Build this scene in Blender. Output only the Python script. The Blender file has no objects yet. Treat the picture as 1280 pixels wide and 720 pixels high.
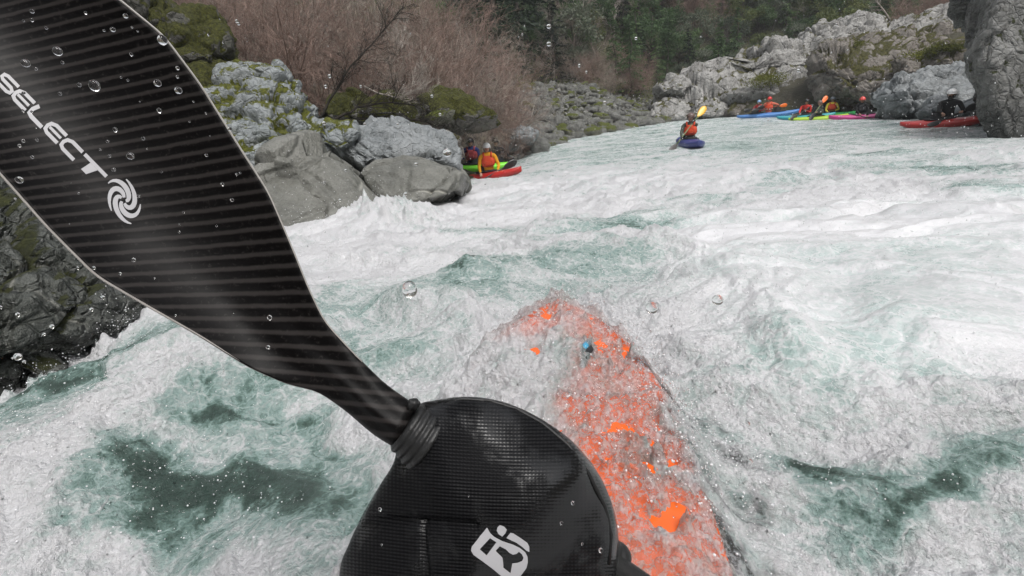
import bpy, bmesh, math, random
import numpy as np
from mathutils import Vector, Matrix, Euler, geometry
from mathutils.bvhtree import BVHTree
random.seed(7)
COL = bpy.context.scene.collection
R_ = math.radians
# ------------------------------------------------------------------ camera frame
F = 620.0; PITCH = R_(20.35); ROLL = R_(5.0); CAM = np.array([0.0, 0.0, 1.7])
_f = np.array([0, math.cos(PITCH), -math.sin(PITCH)]); _u = np.array([0, math.sin(PITCH), math.cos(PITCH)]); _r = np.array([1.0, 0, 0])
CR = _r*math.cos(ROLL) - _u*math.sin(ROLL); CU = _u*math.cos(ROLL) + _r*math.sin(ROLL); CF = _f
def ray(x, y): return CR*(x-640)/F + CU*(360-y)/F + CF
def P(x, y, d): return CAM + d*ray(x, y)
def hit(x, y, z=0.0):
    v = ray(x, y); return CAM + v*((z-CAM[2])/v[2])
# ------------------------------------------------------------------ numpy noise
def _h(ix, iy, iz, s):
    ix = ix.astype(np.int64).astype(np.uint64); iy = iy.astype(np.int64).astype(np.uint64); iz = iz.astype(np.int64).astype(np.uint64)
    n = ix*np.uint64(374761393) + iy*np.uint64(668265263) + iz*np.uint64(2147483647) + np.uint64((s*974711+12345) & 0xffffffff)
    n = (n ^ (n >> np.uint64(13)))*np.uint64(1274126177); n = n & np.uint64(0xffffffffffff)
    n = (n ^ (n >> np.uint64(16)))*np.uint64(2246822519); n = n & np.uint64(0xffffffffffff)
    n = n ^ (n >> np.uint64(15))
    return (n & np.uint64(0xffffff)).astype(np.float64)/16777215.0
def vn3(p, s=0):
    old = np.seterr(all='ignore')
    i = np.floor(p); f = p-i; w = f*f*f*(f*(f*6-15)+10); r = 0
    for dx in (0, 1):
        for dy in (0, 1):
            for dz in (0, 1):
                ww = (w[:, 0] if dx else 1-w[:, 0])*(w[:, 1] if dy else 1-w[:, 1])*(w[:, 2] if dz else 1-w[:, 2])
                r = r + ww*_h(i[:, 0]+dx, i[:, 1]+dy, i[:, 2]+dz, s)
    np.seterr(**old); return r*2-1
def gn2(x, y, s=0):
    old = np.seterr(all='ignore')
    ix = np.floor(x); iy = np.floor(y); fx = x-ix; fy = y-iy
    wx = fx*fx*fx*(fx*(fx*6-15)+10); wy = fy*fy*fy*(fy*(fy*6-15)+10); z = np.zeros_like(ix); r = 0
    for dx in (0, 1):
        for dy in (0, 1):
            a = _h(ix+dx, iy+dy, z, s)*2*math.pi
            g = np.cos(a)*(fx-dx) + np.sin(a)*(fy-dy)
            r = r + g*(wx if dx else 1-wx)*(wy if dy else 1-wy)
    np.seterr(**old); return r*1.5
def fbm3(p, s=0, o=4, g=.5):
    r = 0; a = 1.0; q = p.copy()
    for k in range(o): r = r + a*vn3(q, s+k); q = q*2.03+1.7; a *= g
    return r
def fbm2(x, y, s=0, o=4, g=.5):
    r = 0; a = 1.0
    for k in range(o): r = r + a*gn2(x, y, s+k); x = x*2.03+3.1; y = y*2.03+1.3; a *= g
    return r
def voro3(p, s=0, jit=.95):
    i = np.floor(p); d1 = np.full(len(p), 9.0); d2 = d1.copy(); cid = np.zeros(len(p))
    old = np.seterr(all='ignore')
    for dx in (-1, 0, 1):
        for dy in (-1, 0, 1):
            for dz in (-1, 0, 1):
                a = i[:, 0]+dx; b = i[:, 1]+dy; c = i[:, 2]+dz
                q = np.stack([a+.5+jit*(_h(a, b, c, s)-.5), b+.5+jit*(_h(a, b, c, s+11)-.5), c+.5+jit*(_h(a, b, c, s+23)-.5)], 1)
                d = np.linalg.norm(p-q, axis=1); h = _h(a, b, c, s+37)
                n = d < d1; d2 = np.where(n, d1, np.minimum(d2, d)); cid = np.where(n, h, cid); d1 = np.where(n, d, d1)
    np.seterr(**old); return d1, d2, cid
# ------------------------------------------------------------------ objects
def tag(o, label=None, cat=None, group=None, kind=None):
    if label: o['label'] = label
    if cat: o['category'] = cat
    if group: o['group'] = group
    if kind: o['kind'] = kind
    return o
def mesh_np(name, V, Fc, mats, smooth=True, parent=None, loc=None, midx=None, attrs=None):
    """V (n,3); Fc (m,k) array or list of arrays/lists"""
    me = bpy.data.meshes.new(name); V = np.asarray(V, dtype=np.float64)
    if loc is not None: V = V-np.asarray(loc)
    if isinstance(Fc, np.ndarray):
        m, k = Fc.shape
        me.vertices.add(len(V)); me.vertices.foreach_set('co', V.astype(np.float32).ravel())
        me.loops.add(m*k); me.loops.foreach_set('vertex_index', Fc.astype(np.int32).ravel())
        me.polygons.add(m); me.polygons.foreach_set('loop_start', (np.arange(m)*k).astype(np.int32))
        try: me.polygons.foreach_set('loop_total', np.full(m, k, dtype=np.int32))
        except Exception: pass
        me.update(calc_edges=True); me.validate()
    else:
        me.from_pydata([tuple(v) for v in V], [], [tuple(int(i) for i in f) for f in Fc])
    me.polygons.foreach_set('use_smooth', np.full(len(me.polygons), smooth, dtype=bool))
    if not isinstance(mats, (list, tuple)): mats = [mats]
    for m_ in mats: me.materials.append(m_)
    if midx is not None: me.polygons.foreach_set('material_index', np.asarray(midx, dtype=np.int32))
    for an, av in (attrs or {}).items():
        at = me.attributes.new(an, 'FLOAT', 'POINT'); at.data.foreach_set('value', np.asarray(av, dtype=np.float32))
    me.update()
    o = bpy.data.objects.new(name, me); COL.objects.link(o)
    if loc is not None: o.location = [float(c) for c in loc]
    if parent is not None:
        o.parent = parent
    return o
def empty(name, loc=(0, 0, 0), rot=(0, 0, 0)):
    o = bpy.data.objects.new(name, None); COL.objects.link(o); o.location = loc; o.rotation_euler = rot; o.empty_display_size = .1; return o
def copy_tree(o, parent=None):
    c = o.copy(); COL.objects.link(c)
    if parent is not None: c.parent = parent
    for ch in list(o.children): copy_tree(ch, c)
    return c
_ico = {}
def ico(n):
    if n not in _ico:
        bm = bmesh.new(); bmesh.ops.create_icosphere(bm, subdivisions=n, radius=1)
        V = np.array([v.co[:] for v in bm.verts]); Fc = np.array([[v.index for v in f.verts] for f in bm.faces]); bm.free()
        _ico[n] = (V, Fc)
    return _ico[n]
def vnormals(V, Fc):
    a = V[Fc[:, 1]]-V[Fc[:, 0]]; b = V[Fc[:, 2]]-V[Fc[:, 0]]; fn = np.cross(a, b); N = np.zeros_like(V)
    for k in range(Fc.shape[1]): np.add.at(N, Fc[:, k], fn)
    return N/np.maximum(np.linalg.norm(N, axis=1, keepdims=True), 1e-12)
def tube_np(pts, rad, n=6, cap=True):
    pts = np.asarray(pts, float); m = len(pts); rad = np.broadcast_to(np.asarray(rad, float), (m,))
    T = np.gradient(pts, axis=0); T /= np.linalg.norm(T, axis=1, keepdims=True)+1e-12
    up = np.array([0, 0, 1.0]) if abs(T[0][2]) < .9 else np.array([1.0, 0, 0])
    V = []
    A = np.cross(T[0], up); A /= np.linalg.norm(A)
    for i in range(m):
        A = A-T[i]*np.dot(A, T[i]); A /= np.linalg.norm(A)+1e-12; B = np.cross(T[i], A)
        for k in range(n):
            t = 2*math.pi*k/n; V.append(pts[i]+rad[i]*(A*math.cos(t)+B*math.sin(t)))
    Fc = []
    for i in range(m-1):
        for k in range(n): Fc.append([i*n+k, i*n+(k+1) % n, (i+1)*n+(k+1) % n, (i+1)*n+k])
    if cap:
        V.append(pts[0]); V.append(pts[-1]); a = len(V)-2
        for k in range(n):
            Fc.append([a, (k+1) % n, k]); Fc.append([a+1, (m-1)*n+k, (m-1)*n+(k+1) % n])
    return np.array(V), Fc
class MB:
    def __init__(s): s.V = []; s.F = []; s.M = []; s.n = 0
    def add(s, V, Fc, mi=0):
        V = np.asarray(V, float); s.V.append(V)
        for f in (Fc.tolist() if isinstance(Fc, np.ndarray) else Fc): s.F.append([i+s.n for i in f]); s.M.append(mi)
        s.n += len(V); return s
    def build(s, name, mats, parent=None, loc=None, smooth=True):
        return mesh_np(name, np.concatenate(s.V), s.F, mats, smooth, parent, loc, s.M)
# ------------------------------------------------------------------ node helpers
def new_mat(name):
    m = bpy.data.materials.new(name); m.use_nodes = True; nt = m.node_tree; nt.nodes.clear(); return m, nt
def N(nt, t, **kw):
    n = nt.nodes.new(t)
    for k, v in kw.items():
        if k.startswith('_'): setattr(n, k[1:], v)
        else:
            key = k.replace('__', ' ')
            n.inputs[key].default_value = v
    return n
def L(nt, a, b): nt.links.new(a, b)
def ramp(nt, fac, stops, interp='LINEAR'):
    r = nt.nodes.new('ShaderNodeValToRGB'); r.color_ramp.interpolation = interp
    e = r.color_ramp.elements
    while len(e) > 1: e.remove(e[-1])
    e[0].position = stops[0][0]; e[0].color = (*stops[0][1], 1) if len(stops[0][1]) == 3 else stops[0][1]
    for p_, c in stops[1:]:
        q = e.new(p_); q.color = (*c, 1)
    if fac is not None: L(nt, fac, r.inputs[0])
    return r.outputs[0]
def mathn(nt, op, a, b=None, clamp=False):
    n = nt.nodes.new('ShaderNodeMath'); n.operation = op; n.use_clamp = clamp
    for i, v in enumerate((a, b)):
        if v is None: continue
        if hasattr(v, 'links'): L(nt, v, n.inputs[i])
        else: n.inputs[i].default_value = v
    return n.outputs[0]
def mixc(nt, f, a, b, mode='MIX'):
    n = nt.nodes.new('ShaderNodeMix'); n.data_type = 'RGBA'; n.blend_type = mode
    for i, v in ((0, f), (6, a), (7, b)):
        if hasattr(v, 'links'): L(nt, v, n.inputs[i])
        else: n.inputs[i].default_value = v if i == 0 else ((*v, 1) if len(v) == 3 else v)
    return n.outputs[2]
def smooth01(nt, v, lo, hi):
    n = nt.nodes.new('ShaderNodeMapRange'); n.interpolation_type = 'SMOOTHSTEP'
    L(nt, v, n.inputs[0]); n.inputs[1].default_value = lo; n.inputs[2].default_value = hi; return n.outputs[0]
def noise(nt, co, scale, detail=4, rough=.55, dist=0.0, lac=2.0):
    n = nt.nodes.new('ShaderNodeTexNoise'); n.inputs['Scale'].default_value = scale; n.inputs['Detail'].default_value = detail
    n.inputs['Roughness'].default_value = rough; n.inputs['Distortion'].default_value = dist
    if co is not None: L(nt, co, n.inputs['Vector'])
    return n.outputs['Fac']
def voron(nt, co, scale, feat='F1', out='Distance'):
    n = nt.nodes.new('ShaderNodeTexVoronoi'); n.feature = feat; n.inputs['Scale'].default_value = scale
    if co is not None: L(nt, co, n.inputs['Vector'])
    return n.outputs[out]
def bump(nt, h, strength, dist, nrm=None):
    n = nt.nodes.new('ShaderNodeBump'); n.inputs['Strength'].default_value = strength; n.inputs['Distance'].default_value = dist
    L(nt, h, n.inputs['Height'])
    if nrm is not None: L(nt, nrm, n.inputs['Normal'])
    return n.outputs[0]
def principled(nt, col, rough, nrm=None, spec=.5, **kw):
    b = nt.nodes.new('ShaderNodeBsdfPrincipled')
    for key, v in (('Base Color', col), ('Roughness', rough), ('Specular IOR Level', spec)):
        if hasattr(v, 'links'): L(nt, v, b.inputs[key])
        else: b.inputs[key].default_value = (*v, 1) if isinstance(v, tuple) and len(v) == 3 else v
    for k, v in kw.items(): b.inputs[k.replace('__', ' ')].default_value = v
    if nrm is not None: L(nt, nrm, b.inputs['Normal'])
    return b
def outm(nt, sh):
    o = nt.nodes.new('ShaderNodeOutputMaterial'); L(nt, sh, o.inputs['Surface'])
def simple(name, col, rough=.5, spec=.5, var=.15, vscale=30, bumps=.0, bscale=80, **kw):
    m, nt = new_mat(name); tc = N(nt, 'ShaderNodeTexCoord').outputs['Object']
    n = noise(nt, tc, vscale, 3)
    c = mixc(nt, n, tuple(x*(1-var) for x in col), tuple(min(1, x*(1+var)) for x in col))
    nr = bump(nt, noise(nt, tc, bscale, 3), 1, bumps) if bumps else None
    b = principled(nt, c, rough, nr, spec, **kw); outm(nt, b.outputs[0]); return m
def rock_mat(name, cA, cB, cC, moss=.0, mossA=(.06, .075, .012), mossB=(.14, .16, .02), scale=1.0, rough=.55, veins=0., bstr=.03, wet=None, lich=.0, mossn=.25, crack=.25):
    """cA..cC stone tones; moss 0..1 coverage on upward faces; veins pale quartz lines"""
    m, nt = new_mat(name); g = N(nt, 'ShaderNodeTexCoord').outputs['Object']
    geo = N(nt, 'ShaderNodeNewGeometry')
    n1 = noise(nt, g, 1.1*scale, 6, .6, .6); n2 = noise(nt, g, 7*scale, 5, .65); n3 = noise(nt, g, 40*scale, 3, .6)
    c = ramp(nt, n1, [(.3, cA), (.5, cB), (.7, cC)])
    c = mixc(nt, smooth01(nt, n2, .35, .7), c, mixc(nt, .55, c, cC))
    c = mixc(nt, mathn(nt, 'MULTIPLY', smooth01(nt, n3, .5, .75), .45), c, tuple(x*.35 for x in cA))
    if lich:
        lv = smooth01(nt, noise(nt, g, 3.3*scale, 5, .7, .8), .56, .62)
        c = mixc(nt, mathn(nt, 'MULTIPLY', lv, lich), c, (.045, .042, .036))
    ed = voron(nt, mixc(nt, .18, g, N(nt, 'ShaderNodeTexNoise', Scale=1.6*scale).outputs['Color'], 'ADD'), 1.3*scale, 'DISTANCE_TO_EDGE')
    if veins:
        v = smooth01(nt, ed, .03, .0); v = mathn(nt, 'MULTIPLY', v, smooth01(nt, noise(nt, g, .9*scale, 2), .5, .6))
        c = mixc(nt, mathn(nt, 'MULTIPLY', v, veins), c, (.42, .41, .36))
    ed2 = voron(nt, g, 5.5*scale, 'DISTANCE_TO_EDGE')
    h = mathn(nt, 'ADD', mathn(nt, 'MULTIPLY', n1, 1.2), mathn(nt, 'MULTIPLY', n2, .8))
    h = mathn(nt, 'ADD', h, mathn(nt, 'MULTIPLY', smooth01(nt, ed, .0, .08), .5))
    h = mathn(nt, 'ADD', h, mathn(nt, 'MULTIPLY', smooth01(nt, ed2, .0, .1), crack))
    h = mathn(nt, 'ADD', h, mathn(nt, 'MULTIPLY', n3, .22))
    rg = mathn(nt, 'ADD', mathn(nt, 'MULTIPLY', n2, .3), rough-.15)
    if moss:
        sep = N(nt, 'ShaderNodeSeparateXYZ'); L(nt, geo.outputs['Normal'], sep.inputs[0])
        mm = mathn(nt, 'ADD', mathn(nt, 'MULTIPLY', sep.outputs['Z'], .5), mathn(nt, 'MULTIPLY', noise(nt, g, 2.2*scale, 6, .65, .5), 1.3))
        mm = mathn(nt, 'ADD', mm, mathn(nt, 'MULTIPLY', N(nt, 'ShaderNodeAttribute', _attribute_name='crev').outputs['Fac'], .38))
        mm = smooth01(nt, mm, 1.35-moss, 1.35-moss+mossn*.5)
        mc = ramp(nt, noise(nt, g, 14*scale, 5, .7), [(.3, mossA), (.52, tuple((a+b)/2 for a, b in zip(mossA, mossB))), (.68, mossB)])
        c = mixc(nt, mm, c, mc)
        h = mathn(nt, 'ADD', h, mathn(nt, 'MULTIPLY', mm, mathn(nt, 'MULTIPLY', noise(nt, g, 60*scale, 4, .7), .9)))
        rg = mathn(nt, 'ADD', rg, mathn(nt, 'MULTIPLY', mm, .4), True)
    if wet is not None:
        sp = N(nt, 'ShaderNodeSeparateXYZ'); L(nt, geo.outputs['Position'], sp.inputs[0])
        wz = smooth01(nt, mathn(nt, 'ADD', sp.outputs['Z'], mathn(nt, 'MULTIPLY', n1, .5)), wet+.5, wet)
        c = mixc(nt, wz, c, mixc(nt, .6, c, (.02, .022, .02)))
        rg = mathn(nt, 'SUBTRACT', rg, mathn(nt, 'MULTIPLY', wz, .28), True)
    b = principled(nt, c, rg, bump(nt, h, 1.0, bstr), .5); outm(nt, b.outputs[0]); return m
# ------------------------------------------------------------------ WATER
BOATS = {}   # name: (px,py of waterline centre, depth)
def seg_d(x, y, pts):
    """distance to polyline, parameter 0..1 and side sign"""
    best = np.full(x.shape, 1e9); tt = np.zeros_like(x); sg = np.zeros_like(x); n = len(pts)-1
    for i in range(n):
        a = np.array(pts[i][:2]); b = np.array(pts[i+1][:2]); d = b-a; l2 = d@d
        t = np.clip(((x-a[0])*d[0]+(y-a[1])*d[1])/l2, 0, 1)
        qx = x-a[0]-t*d[0]; qy = y-a[1]-t*d[1]; dd = np.hypot(qx, qy)
        s = np.sign(d[0]*qy-d[1]*qx)
        m = dd < best; best = np.where(m, dd, best); tt = np.where(m, (i+t)/n, tt); sg = np.where(m, s, sg)
    return best, tt, sg
def pix_line(pts, z): return [hit(px, py, z) for px, py in pts]
KX, KY, KYAW, KZ, KL, KW = -.05, .50, -.17, .70, 2.75, .79      # own kayak: centre, yaw, waterline height, length, width
def kayak_uv(x, y):
    dx = x-KX; dy = y-KY; c, s = math.cos(KYAW), math.sin(KYAW)
    return (dx*c+dy*s), (-dx*s+dy*c)          # across, along
def sm(a, b, t):
    t = np.clip((t-a)/(b-a), 0, 1); return t*t*(3-2*t)
crestA = pix_line([(470, 405), (560, 372), (640, 345), (760, 318), (850, 300)], .62)
crestB = pix_line([(-30, 520), (40, 462), (110, 432), (200, 420), (300, 425), (400, 450)], .66)
crestC = pix_line([(1000, 205), (1130, 190), (1280, 205)], .2)
crestD = pix_line([(880, 640), (1000, 655), (1120, 640), (1290, 622)], .66)
crestE = pix_line([(350, 275), (430, 268), (520, 285)], .3)
crestF = pix_line([(700, 235), (850, 215), (1000, 225)], .3)
SURGE = pix_line([(-20, 500), (50, 462), (110, 430), (150, 400), (230, 400)], .6)
LOC = [(float(q_[0]), float(q_[1]), .5, .47) for q_ in (hit(-20, 505, .5), hit(50, 462, .5), (hit(100, 425, .5)), hit(150, 392, .5))]      # local gaussians (x, y, r, target z)
def base_z(x, y):
    r = np.hypot(x, y)
    z = .74*np.exp(-(np.maximum(y, 0)/7.5)**2)
    for pts, amp, wf, wb in ((crestA, .17, .55, .30), (crestB, .17, .50, .28), (crestC, .10, 1.2, .6), (crestD, -.0, .3, .2), (crestE, .22, .7, .6), (crestF, .12, 1.0, .8)):
        d, t, s = seg_d(x, y, pts)
        w = np.where(s < 0, wf, wb)
        z = z + amp*np.exp(-(d/w)**2)*sm(0, .12, t)*sm(0, .12, 1-t)
    # bottom-left hollow and bottom-right smooth tongue
    for (px, py, zz, rr, am) in ((270, 640, .6, .55, -.10), (340, 560, .6, .4, -.05), (1120, 690, .6, .45, -.05), (1030, 470, .6, 1.0, .15), (1180, 330, .5, 1.3, .12), (150, 560, .65, .5, .09)):
        c = hit(px, py, zz); z = z + am*np.exp(-((x-c[0])**2+(y-c[1])**2)/rr**2)
    for lx, ly, lr, lz in LOC:
        w = np.exp(-((x-lx)**2+(y-ly)**2)/lr**2); z = z*(1-w)+lz*w
    return z
# foam patches: (px, py, rx, ry, angle deg, level) ; level = foaminess inside
PATCH = [(320, 560, 100, 45, 10, .04), (215, 680, 120, 50, 0, -.04), (345, 660, 90, 55, 0, .02), (410, 590, 60, 50, 0, .3), (380, 520, 60, 40, 0, .3),
         (140, 478, 110, 24, 14, .10), (265, 452, 90, 24, -4, .14), (50, 515, 60, 20, 30, .2), (470, 470, 100, 60, -25, .36), (440, 400, 60, 40, 0, .5),
         (610, 378, 80, 16, 16, .12), (700, 355, 110, 18, 12, .28), (640, 400, 120, 25, 8, .4), (800, 296, 95, 22, 5, .26), (760, 330, 60, 14, 0, .35), (600, 300, 50, 12, 0, .6),
         (1180, 228, 140, 18, -5, .36), (1090, 198, 90, 9, 0, .42), (920, 178, 70, 7, 0, .42), (1240, 250, 60, 12, -10, .36), (1000, 240, 60, 12, 0, .5), (880, 250, 60, 8, 0, .55), (1140, 275, 50, 12, 0, .5),
         (1100, 704, 200, 36, 3, .06), (970, 640, 55, 20, -18, .08), (1030, 668, 90, 18, -8, .32), (1240, 690, 80, 40, 0, .25), (930, 690, 50, 40, 0, .3),
         (960, 490, 70, 80, 0, .54), (1130, 480, 110, 80, 0, .58), (1180, 360, 80, 40, 0, .66), (1020, 540, 40, 50, 0, .58), (1010, 370, 120, 60, 0, .66), (1220, 560, 50, 50, 0, .74)]
def patch_field(x, y, lev0):
    lev = lev0.copy()
    for px, py, rx, ry, an, lv in PATCH:
        z = .55 if py > 330 else (.35 if py > 240 else .1)
        a = R_(an); c = hit(px, py, z); ex = hit(px+rx*math.cos(a), py-rx*math.sin(a), z)-c; ey = hit(px+ry*math.sin(a), py+ry*math.cos(a), z)-c
        M = np.linalg.inv(np.array([[ex[0], ey[0]], [ex[1], ey[1]]]))
        u = M[0, 0]*(x-c[0])+M[0, 1]*(y-c[1]); v = M[1, 0]*(x-c[0])+M[1, 1]*(y-c[1])
        w = np.exp(-(u*u+v*v)**1.3*.9); lev = lev*(1-w)+lv*w
    return lev
def water_fields(x, y):
    r = np.hypot(x, y)
    z = base_z(x, y)
    far = sm(9, 17, y+.25*x)
    # domain warp
    wx = x+.35*fbm2(x*.9, y*.9, 3, 3); wy = y+.35*fbm2(x*.9, y*.9, 9, 3)
    lev0 = .90+.20*fbm2(wx*.55, wy*.8, 20, 3)-.05*far
    lev0 = np.where(y > 8, lev0*(1-far)+far*(.54+.22*fbm2(x*.5, y*1.6, 33, 4)), lev0)
    # dark/pale mottling inside foam, streaked across the current
    foam = patch_field(wx*.85+x*.15+.06*fbm2(x*5, y*5, 13, 3), wy*.85+y*.15+.06*fbm2(x*5, y*5, 17, 3), lev0)
    smoothR0 = sm(.15, .9, x-.2*y)*sm(1.0, 1.5, y)*(1-sm(4.0, 6.0, y))
    fn = foam+.22*fbm2(wx*5, wy*5, 41, 5, .65)*(1-.6*smoothR0)+.15*fbm2(wx*1.6, wy*1.6, 47, 3)*(1-.3*smoothR0)+.03
    fnc = np.clip(fn, 0, 1.1)
    lf = sm(.3, .8, fnc)                      # lumpy where foamy
    near = 1-sm(5, 16, r)
    z = z+(.060*near+.03)*fbm2(wx*1.1, wy*1.3, 50, 2)*(1-.5*far)
    b1 = np.abs(gn2(wx*3.1, wy*3.1, 60)); b2 = np.abs(gn2(wx*7.3, wy*7.3, 61)); b3 = np.abs(gn2(wx*17, wy*17, 62)); b4 = np.abs(gn2(wx*41, wy*41, 63)); b5 = np.abs(gn2(x*93, y*93, 64))
    smoothR = sm(.15, .9, x-.2*y)*sm(1.0, 1.5, y)*(1-sm(4.0, 6.0, y))     # soft blurred pile right of the kayak
    k = (1-.5*smoothR)*(1-.7*far)
    lump = .060*b1+.034*b2+.020*b3*k+.011*b4*k+.006*b5*k*near
    z = z+lf*(lump-.03)*k+(1-lf)*(.022*gn2(wx*4, wy*4, 70)+.012*gn2(wx*9, wy*9, 71)+.006*gn2(wx*22, wy*22, 72)+.003*gn2(wx*50, wy*50, 73))*(1-.3*far)
    z = z-far*.02*np.abs(gn2(x*.9, y*3.2, 75))
    dE = seg_d(x, y, crestE)[0]; dS = seg_d(x, y, SURGE)[0]
    z = z+(.20*np.exp(-(dE/.45)**2)+.13*np.exp(-(dS/.35)**2))*np.maximum(0, gn2(x*5, y*5, 91)+.5*gn2(x*13, y*13, 92)+.25*gn2(x*31, y*31, 93))
    # own kayak: water washes over the deck
    a, l = kayak_uv(x, y); t = np.clip(np.abs(l)/(KL/2), 0, 1); hw = KW/2*np.clip(1-t**3.4, 0, 1)**.55
    inside = sm(.10, -.03, np.abs(a)-hw)*sm(1.12, .98, np.abs(l)/(KL/2))
    deck = deck_height(a, l)
    zz = deck+.022+.026*fbm2(x*9, y*9, 81, 3)+.030*(np.abs(gn2(x*14, y*14, 82))-.25)+.018*(np.abs(gn2(x*33, y*33, 83))-.2)+.010*np.abs(gn2(x*80, y*80, 84))
    z = z*(1-inside)+np.maximum(z, zz)*inside
    for px, py, rx, dz in OPEN:
        c = hit(px, py, .88); w = np.exp(-(((x-c[0])**2+(y-c[1])**2)/rx**2)**1.5); z = z-dz*w*inside*(.75+1.9*fbm2(x*15, y*15, 86, 4, .6))
    clear = sm(.16, -.02, np.abs(a)-hw+.04+.17*fbm2(x*6, y*6, 88, 4, .6))*sm(1.16, .97, np.abs(l)/(KL/2))
    clear = clear*np.clip(.16+.95*sm(.0, .13, a+.05*fbm2(x*5, y*5, 89, 2))+1.0*sm(.72, .88, l/(KL/2)+.06*fbm2(x*5, y*5, 94, 2))+1.0*sm(-.24, -.30, a)*sm(.35, .2, l), 0, 1)*(.75+.35*fbm2(x*3.5, y*3.5, 90, 3))
    return z, np.clip(fn, 0, 1.2), clear, smoothR
OPEN = [(815, 566, .055, .055), (784, 448, .05, .05), (764, 476, .035, .04), (800, 590, .04, .04), (780, 545, .03, .03), (700, 402, .07, .03), (830, 650, .05, .025), (405, 710, .10, .06), (770, 600, .05, .02), (690, 415, .05, .02), (738, 452, .03, .06), (850, 640, .04, .03), (740, 415, .04, .03)]
def deck_height(a, l):
    """height of own kayak's deck at across a, along l"""
    t = np.clip(l/(KL/2), -1, 1)
    hw = KW/2*np.clip(1-np.abs(t)**3.4, 1e-4, 1)**.55
    q = np.clip(np.abs(a)/np.maximum(hw, .01), 0, 1)
    return KZ+.09+.10*t*t*np.sign(t+1e-9)*np.where(t > 0, 1, .6)+(.13-.07*np.abs(t))*np.clip(1-q**2.2, 0, 1)**.6
def water_mat():
    m, nt = new_mat('river_water')
    g = N(nt, 'ShaderNodeTexCoord').outputs['Object']
    at = lambda n: N(nt, 'ShaderNodeAttribute', _attribute_name=n).outputs['Fac']
    fo = at('foam'); cl = at('clear'); so = at('soft')
    f1 = noise(nt, g, 14, 6, .68, .6); f2 = noise(nt, g, 55, 5, .7, .4); f3 = noise(nt, g, 150, 3, .7)
    vb = voron(nt, g, 60, 'F1'); vb2 = voron(nt, g, 24, 'F1')
    sk = mathn(nt, 'SUBTRACT', 1, mathn(nt, 'MULTIPLY', so, .7))
    t = mathn(nt, 'ADD', fo, mathn(nt, 'MULTIPLY', mathn(nt, 'MULTIPLY', mathn(nt, 'SUBTRACT', f1, .5), .5), sk))
    t = mathn(nt, 'ADD', t, mathn(nt, 'MULTIPLY', mathn(nt, 'MULTIPLY', mathn(nt, 'SUBTRACT', f2, .5), .36), sk))
    t = mathn(nt, 'ADD', t, mathn(nt, 'MULTIPLY', mathn(nt, 'SUBTRACT', f3, .5), .22))
    wv = N(nt, 'ShaderNodeTexNoise', Scale=9.0, Detail=4.0); L(nt, g, wv.inputs['Vector'])
    lc = voron(nt, mixc(nt, .38, g, wv.outputs['Color'], 'ADD'), 6.5, 'DISTANCE_TO_EDGE'); lc2 = voron(nt, mixc(nt, .16, g, wv.outputs['Color'], 'ADD'), 17, 'DISTANCE_TO_EDGE')
    lace = mathn(nt, 'ADD', mathn(nt, 'MULTIPLY', smooth01(nt, lc, .10, .0), .20), mathn(nt, 'MULTIPLY', smooth01(nt, lc2, .14, .0), .15))
    t = mathn(nt, 'ADD', t, mathn(nt, 'MULTIPLY', lace, smooth01(nt, fo, .02, .35)))
    col = ramp(nt, t, [(.0, (.030, .054, .044)), (.15, (.056, .094, .078)), (.30, (.145, .225, .20)), (.44, (.31, .415, .39)), (.60, (.42, .495, .48)), (.80, (.53, .555, .553)), (1.0, (.635, .632, .645))])
    foamy = smooth01(nt, t, .35, .7)
    rg = mathn(nt, 'ADD', mathn(nt, 'MULTIPLY', foamy, .20), .08)
    h = mathn(nt, 'ADD', mathn(nt, 'MULTIPLY', f1, .5), mathn(nt, 'MULTIPLY', f2, .45))
    h = mathn(nt, 'ADD', h, mathn(nt, 'MULTIPLY', f3, .22))
    h = mathn(nt, 'ADD', h, mathn(nt, 'MULTIPLY', mathn(nt, 'SUBTRACT', 1, vb), mathn(nt, 'MULTIPLY', foamy, .22)))
    hs = mathn(nt, 'SUBTRACT', 1, mathn(nt, 'MULTIPLY', so, .8))
    h = mathn(nt, 'MULTIPLY', h, hs)
    nr = bump(nt, h, 1.0, .034)
    b = principled(nt, col, rg, nr, .5)
    tr = N(nt, 'ShaderNodeBsdfTransparent'); tr.inputs[0].default_value = (1, .97, .95, 1)
    hole = smooth01(nt, mathn(nt, 'ADD', mathn(nt, 'MULTIPLY', f2, .6), mathn(nt, 'MULTIPLY', noise(nt, g, 26, 5, .75, 1.2), .5)), .47, .62)
    fac = mathn(nt, 'MULTIPLY', cl, mathn(nt, 'ADD', mathn(nt, 'MULTIPLY', hole, .62), .37), True)
    mx = N(nt, 'ShaderNodeMixShader'); L(nt, fac, mx.inputs[0]); L(nt, b.outputs[0], mx.inputs[1]); L(nt, tr.outputs[0], mx.inputs[2])
    outm(nt, mx.outputs[0]); return m
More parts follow.
